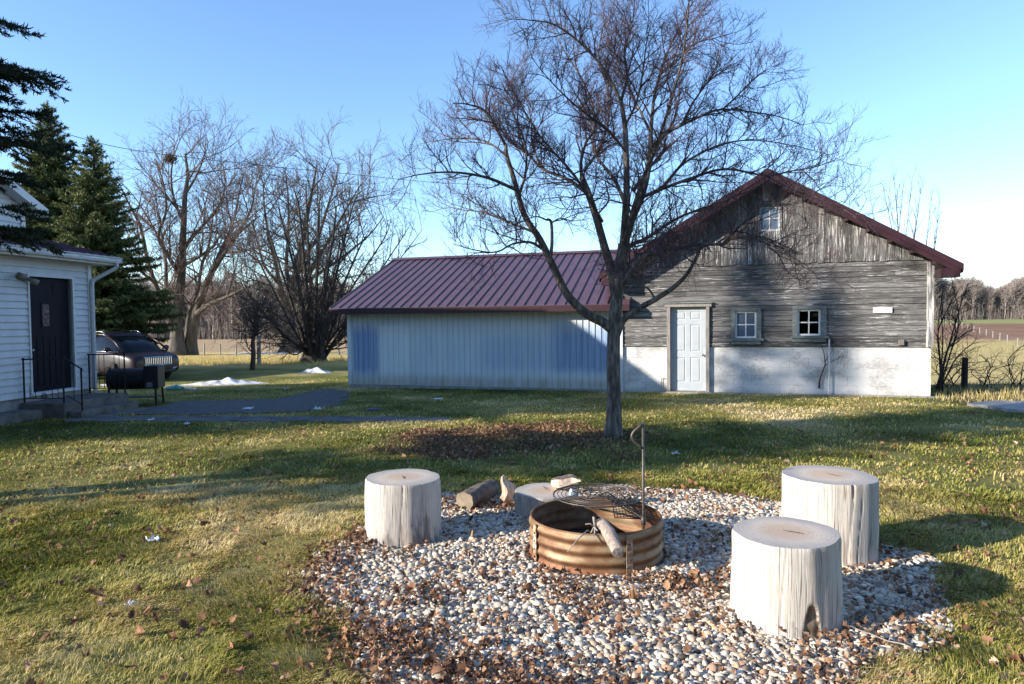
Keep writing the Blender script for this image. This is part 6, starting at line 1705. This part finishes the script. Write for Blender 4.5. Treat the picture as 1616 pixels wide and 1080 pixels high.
# ================================================================== far woods
def wood_tree(rg, H):
    b = MB(); r = H*.012
    b.tube([(0, 0, -1), (rg.gauss(0, .2), rg.gauss(0, .2), H*.5), (rg.gauss(0, .4), rg.gauss(0, .4), H*.85)], [r*1.2, r*.8, r*.25], 4, cap=False, tint=rg.uniform(.4, 1))
    for k in range(46):
        z = H*rg.uniform(.22, .86); az = rg.uniform(0, 6.28); L = H*rg.uniform(.12, .26)*(1.15-z/H*.6); d = Vector((math.cos(az), math.sin(az), rg.uniform(.5, 1.3))).normalized()
        p = Vector((0, 0, z)); q = p+d*L*.5; e = q+(d+Vector((0, 0, .35))).normalized()*L*.6; tn = rg.uniform(.2, .7)
        b.tube([p, q, e], [r*.42, r*.30, r*.2], 3, cap=False, tint=tn)
        for j in range(7):
            s = rg.uniform(.2, 1); o_ = p.lerp(e, s); v_ = Vector((rg.gauss(0, 1), rg.gauss(0, 1), rg.gauss(.7, .6))).normalized()*H*rg.uniform(.05, .11)
            b.tube([o_, o_+v_], [r*.22, r*.15], 3, cap=False, tint=tn)
    for k in range(60):   # undergrowth
        az = rg.uniform(0, 6.28); x, y = rg.gauss(0, 2.4), rg.gauss(0, 1.5)
        b.tube([(x, y, -.5), (x+math.cos(az)*.6, y+math.sin(az)*.6, H*rg.uniform(.10, .42))], [r*.3, r*.18], 3, cap=False, tint=rg.uniform(0, .6))
    return np.array(b.v), np.array([f for f in b.f if len(f) == 4]), np.array(b.t)
rgw = random.Random(77); VAR = [wood_tree(rgw, 1.0*16) for _ in range(6)]
def woods(name, spots, label=None):
    VV, FF, TT = [], [], []; off = 0
    for (x, y, z, H, a, k) in spots:
        V, F, T = VAR[k]; s = H/16; c, q = math.cos(a), math.sin(a)
        W = np.stack([(V[:, 0]*c-V[:, 1]*q)*s+x, (V[:, 0]*q+V[:, 1]*c)*s+y, V[:, 2]*s+z], 1); VV.append(W); FF.append(F+off); TT.append(T); off += len(V)
    o = np_mesh(name, np.concatenate(VV), np.concatenate(FF), M['wood_far'], np.concatenate(TT)); return tag(o, kind='stuff')
sp = []
for k in range(520):
    px = rgw.uniform(1400, 1960) if k > 260 else rgw.uniform(1440, 1660); y = rgw.uniform(198, 250); x = (px-808)/FPX*y; sp.append((x, y, gz1(x, y), rgw.uniform(10.0, 13.0)+1.6*math.sin(px*.031)+1.3*math.sin(px*.083), rgw.uniform(0, 6.28), k % 6))
woods('woods', sp)
sp = []
for k in range(520):
    px = rgw.uniform(-300, 820); y = rgw.uniform(150, 205); x = (px-808)/FPX*y; sp.append((x, y, gz1(x, y), rgw.uniform(11, 17), rgw.uniform(0, 6.28), k % 6))
woods('woods', sp)
# white shed-like dots at the far field edge: low white stones
b = MB(); b.ball((0, 0, 0), 1.2, 8, (1.6, 1, .7)); o = b.build('field_stone', M['post_pale'], None, smooth=True, loc=onground(1543, 503.5)); tag(o, 'pale boulder at the far edge of the right field', 'boulder')
# dark weedy bank by the barn's right corner
def weeds(n, poly, hmax, name):
    P = np.array(poly); x0, y0 = P.min(0); x1, y1 = P.max(0); x = x0+(x1-x0)*rng.random(n); y = y0+(y1-y0)*rng.random(n); k = in_poly(x, y, poly); x, y = x[k], y[k]; n = len(x)
    h = hmax*(.3+.9*rng.random(n)); az = rng.random(n)*2*PI; l = .3+.7*rng.random(n); w = .008
    z = gz(x, y); px, py = np.cos(az+1.5)*w, np.sin(az+1.5)*w
    V = np.stack([np.stack([x-px, y-py, z-.02], 1), np.stack([x+px, y+py, z-.02], 1), np.stack([x+np.cos(az)*h*l, y+np.sin(az)*h*l, z+h], 1)], 1).reshape(-1, 3)
    o = np_mesh(name, V, np.arange(3*n).reshape(-1, 3), M['grass_blade'], np.repeat(np.clip(rng.normal(.72, .15, n), 0, 1), 3)); return tag(o, kind='stuff')
weeds(6000, BANK, .14, 'dry_weeds')
wf = [tuple(onground(a, c)[:2]) for a, c in ((1474, 596), (1650, 598), (1650, 545), (1474, 525))]
weeds(20000, wf, .35, 'dry_grass')
wl = [tuple(onground(a, c)[:2]) for a, c in ((270, 578), (550, 578), (555, 566), (270, 566))]
weeds(12000, wl, .22, 'dry_grass')

# ================================================================== light, sky, render
sun = bpy.data.lights.new('sun', 'SUN'); so = bpy.data.objects.new('sun', sun); COL.objects.link(so)
sun.energy = 5.0; sun.angle = R(.53); sun.color = (1, .905, .785)
so.rotation_euler = SUN_TRAVEL.to_track_quat('-Z', 'Y').to_euler()
W = bpy.data.worlds.new('World'); S.world = W; W.use_nodes = True; nt_ = W.node_tree; nt_.nodes.clear()
sky = nt_.nodes.new('ShaderNodeTexSky'); sky.sky_type = 'NISHITA'; sky.sun_disc = False
d = -SUN_TRAVEL
sky.sun_elevation = math.asin(d.z); sky.sun_rotation = math.atan2(d.x, d.y)
sky.air_density = 1.0; sky.dust_density = 0.05; sky.ozone_density = 2.6; sky.altitude = 200
bg = nt_.nodes.new('ShaderNodeBackground'); bg.inputs[1].default_value = .15
ou = nt_.nodes.new('ShaderNodeOutputWorld'); mxs = nt_.nodes.new('ShaderNodeMix'); mxs.data_type = 'RGBA'; mxs.blend_type = 'MULTIPLY'; mxs.inputs[0].default_value = 1; mxs.inputs[7].default_value = (.88, .96, 1.08, 1)
nt_.links.new(sky.outputs[0], mxs.inputs[6]); nt_.links.new(mxs.outputs[2], bg.inputs[0]); nt_.links.new(bg.outputs[0], ou.inputs[0])
S.view_settings.view_transform = 'Standard'; S.view_settings.look = 'None'; S.view_settings.exposure = 1.04; S.view_settings.gamma = 1
S.render.engine = 'CYCLES'
S.cycles.max_bounces = 6; S.cycles.diffuse_bounces = 3; S.cycles.glossy_bounces = 3; S.cycles.transmission_bounces = 5; S.cycles.transparent_max_bounces = 6
S.cycles.use_denoising = True
try: S.cycles.denoiser = 'OPENIMAGEDENOISE'
except Exception: pass
